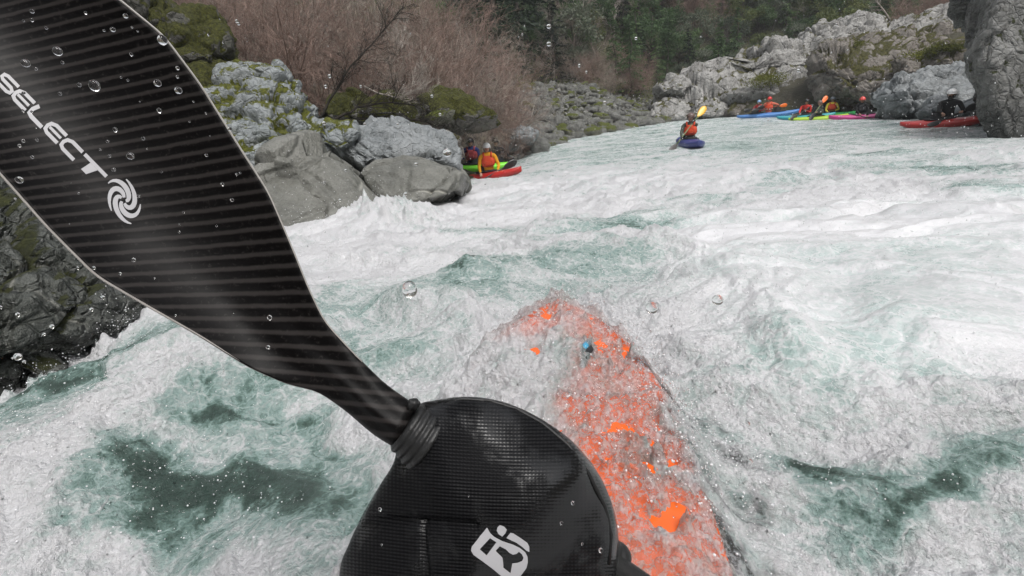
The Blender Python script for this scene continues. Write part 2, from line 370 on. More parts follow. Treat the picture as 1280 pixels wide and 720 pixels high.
def build_water(nr=850, na=800):
    # polar sheet centred on the camera's foot, finer near by
    rad = np.concatenate([[.02, .15, .3], np.geomspace(.42, 70, nr)]); ang = np.linspace(R_(-72), R_(72), na)
    # dense in front; coarse behind is a second ring of the same sheet
    back = np.linspace(R_(72), R_(288), 60)[1:-1]; ang = np.concatenate([ang, back]); nA = len(ang)
    RR, AA = np.meshgrid(rad, ang, indexing='ij'); x = (RR*np.sin(AA)).ravel(); y = (RR*np.cos(AA)).ravel()
    z, fo, cl, so = water_fields(x, y)
    V = np.stack([x, y, z], 1); m = len(rad)
    i = np.arange(m-1)[:, None]; j = np.arange(nA)[None, :]
    a = (i*nA+j); b_ = (i*nA+(j+1) % nA); c = ((i+1)*nA+(j+1) % nA); d = ((i+1)*nA+j)
    Fc = np.stack([a, d, c, b_], -1).reshape(-1, 4)
    o = mesh_np('river_water', V, Fc, water_mat(), attrs={'foam': fo, 'clear': cl, 'soft': so})
    tag(o, kind='structure'); return o
def wz(x, y): return float(water_fields(np.array([float(x)]), np.array([float(y)]))[0][0])
def wzs(x, y): return float(base_z(np.array([float(x)]), np.array([float(y)]))[0])
# ------------------------------------------------------------------ LAND
import os
SHORE_L = [(-3.2, -14), (-3.2, 1.0), (-3.0, 2.6), (-3.9, 4.5), (-4.0, 7), (-2.9, 8.4), (-.9, 9.1), (-1.3, 12.5), (-.4, 15), (.66, 17.4), (3.5, 23.5), (9.3, 29.5), (11.5, 34), (17, 39), (24, 43)]
SHORE_R = [(26, 41), (20, 36.5), (14.5, 32.5), (12.2, 29.0), (14, 26.6), (16, 25), (18, 22.6), (16.6, 18), (14.5, 14), (11.6, 12.3), (11.4, 10.4), (14, 5), (14, -14)]
RIVER = SHORE_L+SHORE_R
def inside_river(x, y):
    c = np.zeros(x.shape, bool); n = len(RIVER); j = n-1
    for i in range(n):
        xi, yi = RIVER[i]; xj, yj = RIVER[j]
        c ^= ((yi > y) != (yj > y)) & (x < (xj-xi)*(y-yi)/(yj-yi+1e-9)+xi); j = i
    return c
def land_z(x, y):
    x = np.atleast_1d(np.asarray(x, float)); y = np.atleast_1d(np.asarray(y, float))
    dl, _, _ = seg_d(x, y, SHORE_L); dr, _, _ = seg_d(x, y, SHORE_R); ins = inside_river(x, y)
    left = dl < dr; d = np.minimum(dl, dr)
    zl = np.interp(d, [0, 1.5, 5, 7.5, 11, 20, 60, 120, 260], [-.15, .45, 2.2, 2.75, 3.1, 6.5, 32, 62, 80])
    zr = np.interp(d, [0, 1.5, 6, 12, 22, 60, 200], [-.1, 1.0, 3.0, 4.6, 8, 26, 100])
    # the far valley side closes the view
    far = np.interp(y-.25*x, [20, 34, 60, 120, 260], [0, 1.5, 15, 50, 75])+np.interp(-y, [14, 22, 60, 130], [0, 4, 52, 65])  # last term: unseen slope behind the camera, added to darken glossy reflections
    z = np.maximum(np.where(left, zl, zr), far*sm(0, 10, d))
    z = z+(fbm2(x*.06, y*.06, 5, 3)*3*sm(10, 40, d))+fbm2(x*.4, y*.4, 6, 3)*.35*sm(.5, 5, d)
    z = np.minimum(z, 76)
    return np.where(ins, -.9-.2*np.minimum(d, 2), z-.12)
def ground_mat():
    m, nt = new_mat('forest_floor'); g = N(nt, 'ShaderNodeTexCoord').outputs['Object']
    n1 = noise(nt, g, .5, 5, .6, .5); n2 = noise(nt, g, 5, 6, .7); v = voron(nt, g, 3.2, 'DISTANCE_TO_EDGE')
    c = ramp(nt, n1, [(.35, (.040, .036, .026)), (.5, (.060, .056, .034)), (.65, (.055, .065, .022))])
    c = mixc(nt, smooth01(nt, n2, .45, .7), c, (.085, .078, .06))
    h = mathn(nt, 'ADD', mathn(nt, 'MULTIPLY', n2, 1.6), mathn(nt, 'MULTIPLY', v, .3))
    outm(nt, principled(nt, c, .85, bump(nt, h, 1, .12), .3).outputs[0]); return m
def build_ground():
    xs = np.unique(np.concatenate([np.linspace(-90, -12, 45), np.linspace(-12, 30, 170), np.linspace(30, 130, 60)]))
    ys = np.unique(np.concatenate([np.linspace(-75, 0, 40), np.linspace(0, 45, 180), np.linspace(45, 160, 70)]))
    X, Y = np.meshgrid(xs, ys, indexing='ij'); x = X.ravel(); y = Y.ravel(); z = land_z(x, y); n = len(ys)
    i = np.arange(len(xs)-1)[:, None]; j = np.arange(n-1)[None, :]
    Fc = np.stack([i*n+j, (i+1)*n+j, (i+1)*n+j+1, i*n+j+1], -1).reshape(-1, 4)
    tag(mesh_np('hillside_ground', np.stack([x, y, z], 1), Fc, ground_mat()), kind='structure')
def rad_outline(pts, th):
    """radius of a closed polygon (pts relative to its centre) along angles th"""
    r = np.zeros_like(th); dx = np.cos(th); dy = np.sin(th); n = len(pts)
    for i in range(n):
        ax, ay = pts[i]; bx, by = pts[(i+1) % n]; ex, ey = bx-ax, by-ay
        den = dx*ey-dy*ex; den = np.where(np.abs(den) < 1e-9, 1e-9, den)
        t = (ax*ey-ay*ex)/den; s = (ax*dy-ay*dx)/den
        ok = (t > 0) & (s >= -1e-6) & (s <= 1+1e-6); r = np.where(ok, np.maximum(r, t), r)
    return np.maximum(r, 1e-3)
def rock(name, out, depth, thick, mat, label, cat='rock', group=None, sub=6, lean=.5, side=0., blk=(1.2, .12, .05), aniso=(1, 1, 1), rotz=0., fb=(1.5, .06), seed=0, flat=.55, cen=None, rnd=.8, blk2=None, dax=0, kind=None):
    """a boulder or ledge: outline (pixels of the photo at a real distance), inflated in depth and fractured.
    lean: metres further away per metre of height; side: per metre to the right"""
    out = [tuple(map(float, p)) for p in out]
    cx, cy = cen if cen else (sum(p[0] for p in out)/len(out), sum(p[1] for p in out)/len(out))
    V, Fc = ico(sub); a, b, w_ = V[:, 0], V[:, 1], V[:, 2]; rho = np.hypot(a, b); th = np.arctan2(b, a)
    ro = rad_outline([(p[0]-cx, cy-p[1]) for p in out], th)
    rr = np.clip(rho, 0, 1)**rnd*ro; ww = np.sign(w_)*np.abs(w_)**flat
    px = cx+rr*np.cos(th); py = cy-rr*np.sin(th)
    up = (cy-py)/F*depth; sd = (px-cx)/F*depth
    dd = depth+lean*up+side*sd
    W = CAM[None, :]+dd[:, None]*(CR[None, :]*((px-640)/F)[:, None]+CU[None, :]*((360-py)/F)[:, None]+CF[None, :])
    W = W-CF[None, :]*(ww*thick)[:, None]
    Nn = vnormals(W, Fc); flip = np.sign((Nn*(W-W.mean(0))).sum(1).mean()); Nn *= flip
    c_, s_ = math.cos(rotz), math.sin(rotz)
    q = np.stack([(W[:, 0]*c_+W[:, 1]*s_)*aniso[0], (-W[:, 0]*s_+W[:, 1]*c_)*aniso[1], W[:, 2]*aniso[2]], 1)+seed*7.3
    if dax: # bedding tilted in the picture plane
        q = np.stack([q[:, 0]*math.cos(dax)-q[:, 2]*math.sin(dax), q[:, 1], q[:, 0]*math.sin(dax)+q[:, 2]*math.cos(dax)], 1)
    q = q+.12*fbm3(q*1.3, seed+5, 2)[:, None]
    d1, d2, cid = voro3(q*blk[0], seed)
    disp = blk[1]*(cid-.5)*2-blk[2]*np.exp(-(d2-d1)/.07)-blk[2]*.6*d1
    if blk2:
        e1, e2, ci2 = voro3(q*blk2[0], seed+3); disp = disp+blk2[1]*(ci2-.5)*2-blk2[2]*np.exp(-(e2-e1)/.09)
    disp = disp+fb[1]*fbm3(W*fb[0]+seed, seed+9, 5, .55)
    W = W+Nn*disp[:, None]
    if flip < 0: Fc = Fc[:, ::-1]
    loc = W.mean(0).copy(); loc[2] = W[:, 2].min()
    o = mesh_np(name, W, Fc, mat, True, loc=loc, attrs={'crev': np.exp(-(d2-d1)/.16)})
    tag(o, label, cat, group, kind); return o
def make_rock_mats():
    r = {}
    r['blue'] = rock_mat('blue_grey_stone', (.11, .125, .13), (.19, .205, .21), (.28, .295, .30), moss=.0, rough=.5, bstr=.05, wet=.25, scale=1.2)
    r['mossy'] = rock_mat('mossy_blue_grey_stone', (.13, .15, .15), (.21, .23, .235), (.32, .34, .345), moss=.31, mossA=(.04, .05, .006), mossB=(.20, .21, .02), rough=.55, bstr=.05, scale=1.3)
    r['verymossy'] = rock_mat('thick_moss_on_stone', (.05, .05, .045), (.10, .10, .085), (.22, .21, .19), moss=.66, rough=.8, bstr=.10, scale=1.3, mossA=(.025, .028, .006), mossB=(.15, .155, .02))
    r['slab'] = rock_mat('smooth_olive_grey_slab', (.07, .072, .062), (.125, .125, .108), (.20, .20, .18), rough=.45, veins=.8, bstr=.07, wet=.30, scale=.9, crack=.02)
    r['wet'] = rock_mat('wet_dark_slate', (.022, .025, .022), (.045, .05, .044), (.13, .135, .12), moss=.12, rough=.30, bstr=.07, scale=1.6, veins=.35, mossA=(.03, .035, .01), mossB=(.09, .10, .02))
    r['pale'] = rock_mat('pale_lichened_stone', (.15, .145, .135), (.29, .285, .27), (.43, .42, .405), moss=.10, rough=.75, bstr=.10, wet=.15, scale=.9, lich=.75, mossA=(.05, .05, .02), mossB=(.15, .14, .04))
    r['brown'] = rock_mat('brown_grey_stone', (.10, .085, .07), (.17, .15, .13), (.27, .25, .225), moss=.26, rough=.75, bstr=.10, wet=.2, scale=.9, lich=.6, mossA=(.04, .042, .012), mossB=(.13, .12, .03))
    r['cliff'] = rock_mat('stratified_cliff_stone', (.06, .062, .056), (.14, .14, .13), (.27, .27, .26), moss=.16, rough=.5, bstr=.12, wet=.9, scale=1.1, lich=.5, mossA=(.02, .03, .008), mossB=(.07, .08, .02))
    r['cob1'] = rock_mat('cobble_grey', (.06, .06, .055), (.14, .14, .13), (.27, .27, .25), moss=.22, rough=.7, bstr=.04, scale=2)
    r['cob2'] = rock_mat('cobble_mossy', (.06, .062, .04), (.12, .12, .085), (.2, .2, .16), moss=.50, rough=.8, bstr=.04, scale=2)
    return r
def build_rocks():
    m = make_rock_mats()
    # --- lower left wet slate shore
    rock('wet_shore_rock', [(-160, 150), (-60, 190), (20, 235), (70, 285), (110, 330), (160, 375), (135, 415), (100, 440), (50, 480), (0, 530), (-60, 600), (-200, 600)], 2.85, .6, m['wet'],
         'dark wet slate rock on the near left shore, half hidden behind the big paddle blade', seed=2, lean=.5, side=.25, blk=(1.7, .14, .07), aniso=(.8, 1, 1.9), dax=.75, blk2=(5, .03, .02), fb=(2.4, .03), sub=7, cen=(-30, 380))
    # --- big olive slabs
    rock('boulder', [(325, 300), (330, 245), (350, 215), (375, 197), (405, 188), (432, 190), (455, 205), (480, 228), (505, 250), (525, 272), (510, 300), (420, 320)], 7.9, 1.1, m['slab'],
         'big smooth olive grey boulder with a pale vein, at the water left of the rapids', 'boulder', seed=5, lean=.6, side=.3, blk=(.75, .20, .07), aniso=(1, 1, .8), dax=.6, fb=(1.0, .05), cen=(425, 262), flat=.33, rnd=.65, sub=7)
    rock('boulder', [(462, 228), (480, 212), (510, 204), (545, 205), (575, 212), (585, 225), (578, 245), (560, 262), (535, 275), (505, 285), (480, 262)], 8.5, .8, m['slab'],
         'rounded olive grey boulder right of the big veined one, low at the foam edge', 'boulder', seed=8, lean=.7, blk=(1.2, .14, .06), aniso=(.7, 1, 1.5), dax=.2, fb=(1.2, .05), cen=(525, 243), flat=.4, rnd=.7)
    rock('boulder', [(424, 175), (440, 162), (480, 160), (515, 160), (545, 167), (570, 178), (578, 200), (575, 218), (540, 222), (500, 222), (465, 222), (432, 200)], 9.8, 1.0, m['blue'],
         'pale blue grey fractured boulder above the two olive boulders', 'boulder', seed=11, lean=.9, blk=(2.2, .07, .05), blk2=(5, .025, .02), fb=(2, .05), flat=.5)
    rock('boulder', [(468, 286), (478, 276), (492, 278), (500, 290), (494, 304), (474, 304)], 6.6, .12, m['wet'], 'small dark wet rock poking out of the foam below the boulders', 'rock', seed=12, lean=.2, sub=4, blk=(5, .02, .01))
    # --- mossy bedrock hump
    rock('mossy_rock', [(235, 150), (262, 108), (300, 90), (335, 82), (365, 88), (380, 110), (388, 140), (415, 165), (428, 190), (418, 205), (380, 210), (350, 240), (320, 262), (285, 250), (250, 220)], 9.4, 1.0, m['mossy'],
         'blue grey bedrock hump seamed with bright moss, beside the paddle blade edge', 'rock', seed=15, lean=.75, blk=(2.1, .12, .17), aniso=(.8, 1, 1.45), dax=-.35, blk2=(5.5, .03, .035), fb=(1.5, .08), sub=7, cen=(330, 170))
    rock('mossy_rock', [(398, 160), (412, 148), (432, 150), (450, 152), (455, 170), (445, 186), (425, 195), (405, 185)], 9.0, .35, m['mossy'], 'small moss capped rock between the bedrock hump and the fractured boulder', 'rock', seed=17, lean=.5, blk=(3, .05, .04), sub=5)
    rock('mossy_rock', [(300, 262), (318, 228), (345, 222), (372, 215), (388, 205), (395, 222), (372, 240), (345, 262), (330, 290)], 8.4, .4, m['blue'], 'narrow blue grey ledge at the foot of the mossy bedrock hump', 'rock', seed=18, lean=.5, blk=(3, .06, .04), sub=5)
    # --- upper left thick moss rocks
    rock('moss_covered_rock', [(120, -60), (150, -30), (195, -5), (225, 12), (232, 30), (222, 45), (190, 50), (150, 20), (110, -20)], 10.2, 1.0, m['verymossy'], 'moss covered rock at the top, touching the upper edge of the paddle blade', 'rock', seed=21, lean=.6, blk=(1.4, .15, .08), fb=(2, .15))
    rock('moss_covered_rock', [(175, 40), (205, 30), (240, 24), (275, 27), (286, 45), (288, 70), (282, 90), (250, 96), (215, 88), (190, 66)], 9.9, .7, m['verymossy'], 'grey boulder under a thick green moss cap above the bedrock hump', 'rock', seed=23, lean=.4, blk=(1.6, .10, .06), fb=(2.4, .12))
    rock('moss_covered_rock', [(228, 92), (250, 80), (275, 80), (296, 88), (300, 100), (285, 118), (255, 122), (236, 110)], 9.6, .45, m['verymossy'], 'low mossy ledge between the moss capped boulder and the bedrock hump', 'rock', seed=24, lean=.5, blk=(2, .07, .04), fb=(3, .08), sub=5)
    # --- boulders behind the big ones
    for k, (o_, d_, t_, mt, lb) in enumerate([
        ([(552, 155), (562, 145), (580, 142), (592, 152), (598, 168), (590, 182), (570, 185), (555, 175)], 17.0, .6, 'wet', 'rounded dark boulder with a dry pale top, just above the paddler in blue'),
        ([(575, 170), (590, 160), (602, 165), (606, 182), (598, 195), (580, 192)], 16.4, .5, 'wet', 'dark blocky boulder under the rounded dark one'),
        ([(545, 178), (560, 170), (575, 176), (580, 192), (570, 205), (555, 200)], 10.3, .3, 'brown', 'small brown boulder wedged right of the fractured boulder'),
        ([(592, 188), (615, 172), (640, 172), (650, 184), (640, 196), (615, 202)], 17.2, .5, 'blue', 'blue grey shore boulder behind the paddler in orange'),
        ([(520, 150), (545, 138), (570, 140), (560, 150), (540, 158)], 11.8, .3, 'cob2', 'flat tilted mossy slab below the bare branches'),
        ([(625, 165), (650, 158), (672, 165), (668, 178), (640, 180)], 17, .5, 'blue', 'grey shore boulder at the start of the cobble bank'),
        ([(455, 135), (480, 122), (510, 125), (530, 140), (520, 158), (480, 162), (450, 158)], 12, .7, 'verymossy', 'low mossy mound under the bare branches'),
        ([(520, 128), (545, 112), (575, 115), (600, 135), (625, 150), (600, 162), (560, 158), (530, 148)], 13.2, .7, 'verymossy', 'mossy rubble mound below the red brown shrubs'),
        ([(400, 150), (420, 120), (450, 118), (470, 135), (460, 160), (425, 162)], 11.5, .6, 'verymossy', 'mossy mound in the shade between bedrock hump and branches')]):
        rock('boulder', o_, d_, t_, m[mt], lb, 'boulder', seed=30+k, lean=.5, blk=(2.4, .07, .05), fb=(2, .06), sub=5)
    # --- right outcrop
    rock('rock_outcrop', [(815, 150), (825, 105), (850, 90), (880, 95), (905, 85), (935, 72), (980, 60), (1020, 40), (1060, 36), (1100, 42), (1140, 22), (1190, 12), (1240, 5), (1260, 60), (1250, 150), (1150, 165), (1000, 158), (880, 160)], 29.5, 3.0, m['pale'],
         'long pale lichened rock outcrop rising behind the paddlers on the far right bank', 'rock outcrop', seed=41, lean=.85, side=-.28, blk=(.6, .42, .34), aniso=(.75, .75, 1.6), dax=.25, blk2=(1.7, .20, .22), fb=(.6, .35), sub=7, cen=(1040, 110), rnd=.7, flat=.5)
    rock('rock_outcrop', [(930, 105), (975, 90), (1040, 85), (1105, 95), (1120, 112), (1105, 140), (1040, 150), (960, 146), (925, 135)], 28.2, 1.5, m['brown'], 'brown mossy lower ledge directly behind the blue tandem kayak', 'rock outcrop', seed=43, lean=.6, side=-.2, blk=(.9, .28, .25), aniso=(.8, .8, 1.3), blk2=(2.4, .13, .14), fb=(.9, .2), sub=6)
    rock('rock_outcrop', [(1020, 62), (1070, 48), (1130, 42), (1190, 40), (1225, 50), (1235, 100), (1200, 122), (1130, 130), (1060, 122), (1015, 95)], 24.6, 1.6, m['brown'], 'rounded brownish middle ledge with moss clumps above the fractured grey rock', 'rock outcrop', seed=45, lean=1.0, blk=(.9, .28, .25), aniso=(.7, .7, 1.3), blk2=(2.4, .13, .14), fb=(.9, .2), sub=6)
    rock('rock_outcrop', [(1110, 135), (1095, 118), (1108, 98), (1135, 90), (1175, 90), (1215, 95), (1235, 110), (1240, 150), (1215, 155), (1160, 150), (1125, 148)], 18.5, 1.1, m['blue'], 'fractured blue grey rock behind the paddler in the white helmet', 'rock', seed=47, lean=.8, blk=(1.5, .16, .16), blk2=(3.6, .07, .09), fb=(1.2, .1), sub=6)
    for k, (o_, d_, t_, mt, lb) in enumerate([
        ([(818, 108), (842, 96), (862, 100), (868, 112), (850, 122), (822, 122)], 29.6, .8, 'pale', 'pale knob at the left end of the long outcrop'),
        ([(808, 150), (815, 132), (835, 124), (856, 126), (862, 142), (855, 156), (825, 158)], 29.2, .8, 'pale', 'pale rounded boulder left of the paddler with the yellow blade'),
        ([(858, 150), (868, 132), (890, 124), (905, 135), (905, 150), (885, 156)], 28.5, .8, 'pale', 'pale boulder right of the yellow paddle blade'),
        ([(905, 146), (912, 128), (930, 122), (940, 132), (938, 146), (920, 150)], 27.8, .6, 'brown', 'dark sided angular block left of the blue tandem kayak'),
        ([(1038, 140), (1042, 128), (1058, 124), (1072, 130), (1074, 142)], 24.2, .4, 'brown', 'square brown block between the green kayak and the pink kayak'),
        ([(1064, 138), (1066, 116), (1080, 112), (1098, 120), (1104, 134), (1095, 146)], 23.5, .4, 'brown', 'brown boulder behind the paddler with the pink kayak'),
        ([(1095, 146), (1100, 134), (1115, 130), (1128, 138), (1130, 148)], 19.5, .4, 'blue', 'low grey boulder between the pink kayak and the fractured rock'),
        ([(1150, 140), (1158, 126), (1175, 122), (1190, 130), (1190, 148), (1165, 150)], 16.6, .4, 'blue', 'smooth grey boulder left of the white helmeted paddler'),
        ([(1192, 142), (1205, 128), (1225, 118), (1240, 122), (1240, 140), (1215, 152)], 15.8, .5, 'blue', 'slanting grey boulder right of the white helmeted paddler'),
        ([(1160, 62), (1180, 52), (1205, 56), (1215, 75), (1205, 95), (1180, 95), (1162, 82)], 21, .7, 'brown', 'rounded brown boulder with a moss cap beside the cliff'),
        ([(1112, 78), (1128, 70), (1150, 76), (1156, 92), (1130, 98)], 21.5, .4, 'brown', 'small lichened boulder in the moss clumps of the middle ledge')]):
        rock('boulder', o_, d_, t_, m[mt], lb, 'boulder', seed=60+k, lean=.5, blk=(1.6, .10, .08), blk2=(4, .04, .03), fb=(1.5, .08), sub=5)
    # --- cliff at right edge
    rock('cliff', [(1262, 165), (1250, 120), (1236, 60), (1222, 0), (1225, -80), (1300, -120), (1500, -120), (1520, 60), (1500, 230), (1380, 215), (1290, 190), (1245, 178)], 12.4, 1.6, m['cliff'],
         'tall dark stratified cliff rising out of the water at the right edge', 'cliff', seed=81, lean=.15, side=-.35, blk=(1.0, .28, .18), aniso=(1.5, 1.5, .45), dax=-.2, blk2=(3.0, .08, .06), fb=(1, .15), sub=7, cen=(1340, 60))
    rock('rock_fin', [(1243, 175), (1230, 125), (1217, 80), (1232, 30), (1250, -30), (1320, -40), (1350, 60), (1350, 190), (1290, 196), (1250, 186)], 11.3, .5, m['cliff'], 'slab of rock leaning on the front of the cliff at right, foot in the foam', 'rock', seed=83, lean=.05, blk=(1.5, .07, .05), aniso=(1.5, 1.5, .45), dax=-.35, fb=(2, .05), sub=6, cen=(1285, 90))
    # --- cobble bank: individual stones
    protos = []
    for k in range(8):
        V, Fc = ico(3); rs = np.random.RandomState(k+3)
        W = V*np.array([1, .75+.2*rs.rand(), .42+.2*rs.rand()]); W = np.sign(W)*np.abs(W)**.8
        d1, d2, cid = voro3(V*1.2+k*5.1, k); W = W*(1+.22*(cid-.5)[:, None]*2)+.06*fbm3(V*2+k, k, 3)[:, None]*V
        me = mesh_np('bank_stone', W, Fc, m['cob1'] if k % 3 else m['cob2']); protos.append(me)
    rs = np.random.RandomState(5); n = 0; used = set()
    cand = []
    for t in range(4000):
        px = rs.uniform(585, 850); dist = rs.uniform(17.5, 34)
        x_, y_ = P(px, 160, dist)[:2]
        cand.append((x_, y_))
    cand = np.array(cand); dl, _, _ = seg_d(cand[:, 0], cand[:, 1], SHORE_L); ins = inside_river(cand[:, 0], cand[:, 1]); zz = land_z(cand[:, 0], cand[:, 1])
    pts = []
    for (x_, y_), d_, i_, z_ in zip(cand, dl, ins, zz):
        if i_ and d_ > .15 or d_ > 6.5: continue
        s = rs.uniform(.18, .42)*(1.25 if d_ < 2 else 1)
        if any((x_-a)**2+(y_-b)**2 < (.55*(s+c))**2*1.3 for a, b, c in pts): continue
        pts.append((x_, y_, s))
        k = rs.randint(8); o = protos[k] if k not in used else protos[k].copy()
        if k in used: COL.objects.link(o)
        used.add(k)
        o.location = (x_, y_, max(z_, -.1)+s*.12+(.12 if i_ else 0)); o.rotation_euler = (rs.uniform(-.35, .35), rs.uniform(-.35, .35), rs.uniform(0, 6.28)); o.scale = (s*1.1, s, s*rs.uniform(.8, 1.3))
        tag(o, 'grey or mossy cobble on the sloping stone bank below the conifers', 'stone', 'cobbles on the left bank')
        n += 1
        if n >= 290: break
    print('cobbles', n)
    # the remaining small rubble, too many to count
    V0, F0 = ico(1); mb = MB(); rs = np.random.RandomState(9); cnt = 0
    A = []
    for t in range(6000):
        px = rs.uniform(560, 850); dist = rs.uniform(16, 36); A.append(P(px, 160, dist)[:2])
    A = np.array(A); dl, _, _ = seg_d(A[:, 0], A[:, 1], SHORE_L); ins = inside_river(A[:, 0], A[:, 1]); zz = land_z(A[:, 0], A[:, 1])
    ok = (~ins) & (dl < 7.5); A = A[ok]; zz = zz[ok]; dl = dl[ok]
    K = len(A); S = rs.uniform(.05, .2, K); Vs = []
    for i in range(K):
        rot = np.array(Euler((rs.uniform(0, 6), rs.uniform(0, 6), rs.uniform(0, 6))).to_matrix())
        Vs.append(((V0*np.array([1, .8, .6])*(1+.3*rs.uniform(-1, 1, (len(V0), 1))))@rot.T)*S[i]+np.array([A[i, 0], A[i, 1], zz[i]+.3*S[i]]))
    Fs = (F0[None, :, :]+np.arange(K)[:, None, None]*len(V0)).reshape(-1, 3)
    tag(mesh_np('bank_rubble', np.concatenate(Vs), Fs, m['cob1'], False), 'small stone rubble filling the gaps of the left bank', 'rubble', kind='stuff')
# ------------------------------------------------------------------ VEGETATION
def foliage_mat(name, a, b, c, scale=.8, tl=.25):
    m, nt = new_mat(name); g = N(nt, 'ShaderNodeTexCoord').outputs['Object']
    oi = N(nt, 'ShaderNodeObjectInfo').outputs['Random']
    n = mathn(nt, 'ADD', mathn(nt, 'MULTIPLY', noise(nt, g, scale, 4, .7), .8), mathn(nt, 'MULTIPLY', oi, .25))
    col = ramp(nt, n, [(.32, a), (.52, b), (.72, c)])
    bs = principled(nt, col, .7, None, .25)
    t = N(nt, 'ShaderNodeBsdfTranslucent'); L(nt, col, t.inputs[0])
    mx = N(nt, 'ShaderNodeMixShader'); mx.inputs[0].default_value = tl; L(nt, bs.outputs[0], mx.inputs[1]); L(nt, t.outputs[0], mx.inputs[2])
    outm(nt, mx.outputs[0]); return m
def bark_mat(name, a, b):
    m, nt = new_mat(name); g = N(nt, 'ShaderNodeTexCoord').outputs['Object']
    n = noise(nt, g, 3, 4, .7); col = ramp(nt, n, [(.35, a), (.65, b)])
    outm(nt, principled(nt, col, .85, bump(nt, noise(nt, g, 20, 3), 1, .01), .2).outputs[0]); return m
def prisms(A, B, ra, rb):
    """3-sided tapering twigs from A to B, vectorised"""
    A = np.asarray(A, float); B = np.asarray(B, float); ra = np.asarray(ra, float); rb = np.asarray(rb, float); n = len(A)
    T = B-A; T /= np.linalg.norm(T, axis=1, keepdims=True)+1e-9
    ref = np.where(np.abs(T[:, 2:3]) < .9, np.array([[0, 0, 1.0]]), np.array([[1.0, 0, 0]]))
    X = np.cross(T, ref); X /= np.linalg.norm(X, axis=1, keepdims=True)+1e-9; Y = np.cross(T, X)
    V = np.zeros((n, 6, 3))
    for k in range(3):
        d = X*math.cos(2.094*k)+Y*math.sin(2.094*k)
        V[:, k] = A+d*ra[:, None]; V[:, 3+k] = B+d*rb[:, None]
    f = np.array([[0, 1, 4, 3], [1, 2, 5, 4], [2, 0, 3, 5]])
    Fc = (f[None]+np.arange(n)[:, None, None]*6).reshape(-1, 4)
    return V.reshape(-1, 3), Fc
def grow(rs, base, dirv, length, rad, depth, segs, nchild, spread, grav, out, tip=.35, wob=.18, lenf=.62):
    p = np.array(base, float); d = np.array(dirv, float); d /= np.linalg.norm(d); st = length/segs
    for i in range(segs):
        d2 = d+rs.normal(0, wob, 3)+np.array([0, 0, grav]); d2 /= np.linalg.norm(d2)
        q = p+d2*st; r0 = rad*(1-(1-tip)*i/segs); r1 = rad*(1-(1-tip)*(i+1)/segs)
        out.append((p, q, r0, r1)); 
        if depth > 0:
            for c in range(nchild if i > 0 else nchild//2):
                a = rs.normal(0, 1, 3); a -= d2*np.dot(a, d2); a /= np.linalg.norm(a)+1e-9
                cd = d2*math.cos(spread)+a*math.sin(spread)
                pp = p+(q-p)*rs.rand()
                grow(rs, pp, cd, length*lenf*(.6+.6*rs.rand())*(1-.35*i/segs), max(r1*.62, .0034), depth-1, max(3, segs-1), nchild, spread*1.05, grav, out, .4, wob, lenf)
        p, d = q, d2
def make_shrub(seed, height, stems, mat, spread0=.55, grav=.03, depth=3, base_r=.016, nchild=2):
    rs = np.random.RandomState(seed); out = []
    for s in range(stems):
        a = rs.uniform(0, 6.28); t = rs.uniform(.1, spread0*1.5)
        grow(rs, (rs.normal(0, .12), rs.normal(0, .12), 0), (math.cos(a)*math.sin(t), math.sin(a)*math.sin(t), math.cos(t)), height*rs.uniform(.55, .85), base_r*rs.uniform(.7, 1.3), depth, 5, nchild, .6, grav, out)
    A, B, ra, rb = map(np.array, zip(*out))
    V, Fc = prisms(A, B, ra, rb); print('shrub', len(out))
    return mesh_np('bare_shrub', V, Fc, mat, False)
def leaf_quads(C, D, size, rs, w=.5):
    """small leaf quads at centres C, pointing along D"""
    n = len(C); D = D/(np.linalg.norm(D, axis=1, keepdims=True)+1e-9); S = rs.normal(0, 1, (n, 3)); S -= D*(S*D).sum(1, keepdims=True); S /= np.linalg.norm(S, axis=1, keepdims=True)+1e-9
    s = np.asarray(size)[:, None]; V = np.zeros((n, 4, 3))
    V[:, 0] = C-D*s*.5; V[:, 1] = C+S*s*w*.5; V[:, 2] = C+D*s*.6; V[:, 3] = C-S*s*w*.5
    return V.reshape(-1, 3), (np.arange(4)[None]+np.arange(n)[:, None]*4)
def make_conifer(seed, H, R, fm, bm, nb=70, perb=46, droop=.25):
    rs = np.random.RandomState(seed); root = empty('conifer')
    pts = [(rs.normal(0, .03)*i, rs.normal(0, .03)*i, H*i/8) for i in range(9)]
    V, Fc = tube_np(pts, [.017*H*(1-.93*i/8) for i in range(9)], 7); mesh_np('trunk', V, Fc, bm, True, root)
    C, D, S = [], [], []
    for b in range(nb):
        t = (b+rs.rand())/nb; h = H*(.08+.91*t); L_ = R*(1-t)**.75*rs.uniform(.65, 1.15)+.12; a = rs.uniform(0, 6.28)
        for i in range(perb):
            u = rs.rand()**.7; side = rs.normal(0, .16)*L_*(1-u*.5)
            x = u*L_; z = h+.18*x-droop*x*x/L_*1.3+rs.normal(0, .05)*L_-abs(side)*.25
            C.append((x*math.cos(a)-side*math.sin(a), x*math.sin(a)+side*math.cos(a), z))
            D.append((math.cos(a)+rs.normal(0, .5), math.sin(a)+rs.normal(0, .5), -.35+rs.normal(0, .3))); S.append(rs.uniform(.6, 1.3)*.035*H*.75)
    V, Fc = leaf_quads(np.array(C), np.array(D), np.array(S), rs, .42); mesh_np('crown', V, Fc, fm, False, root); return root
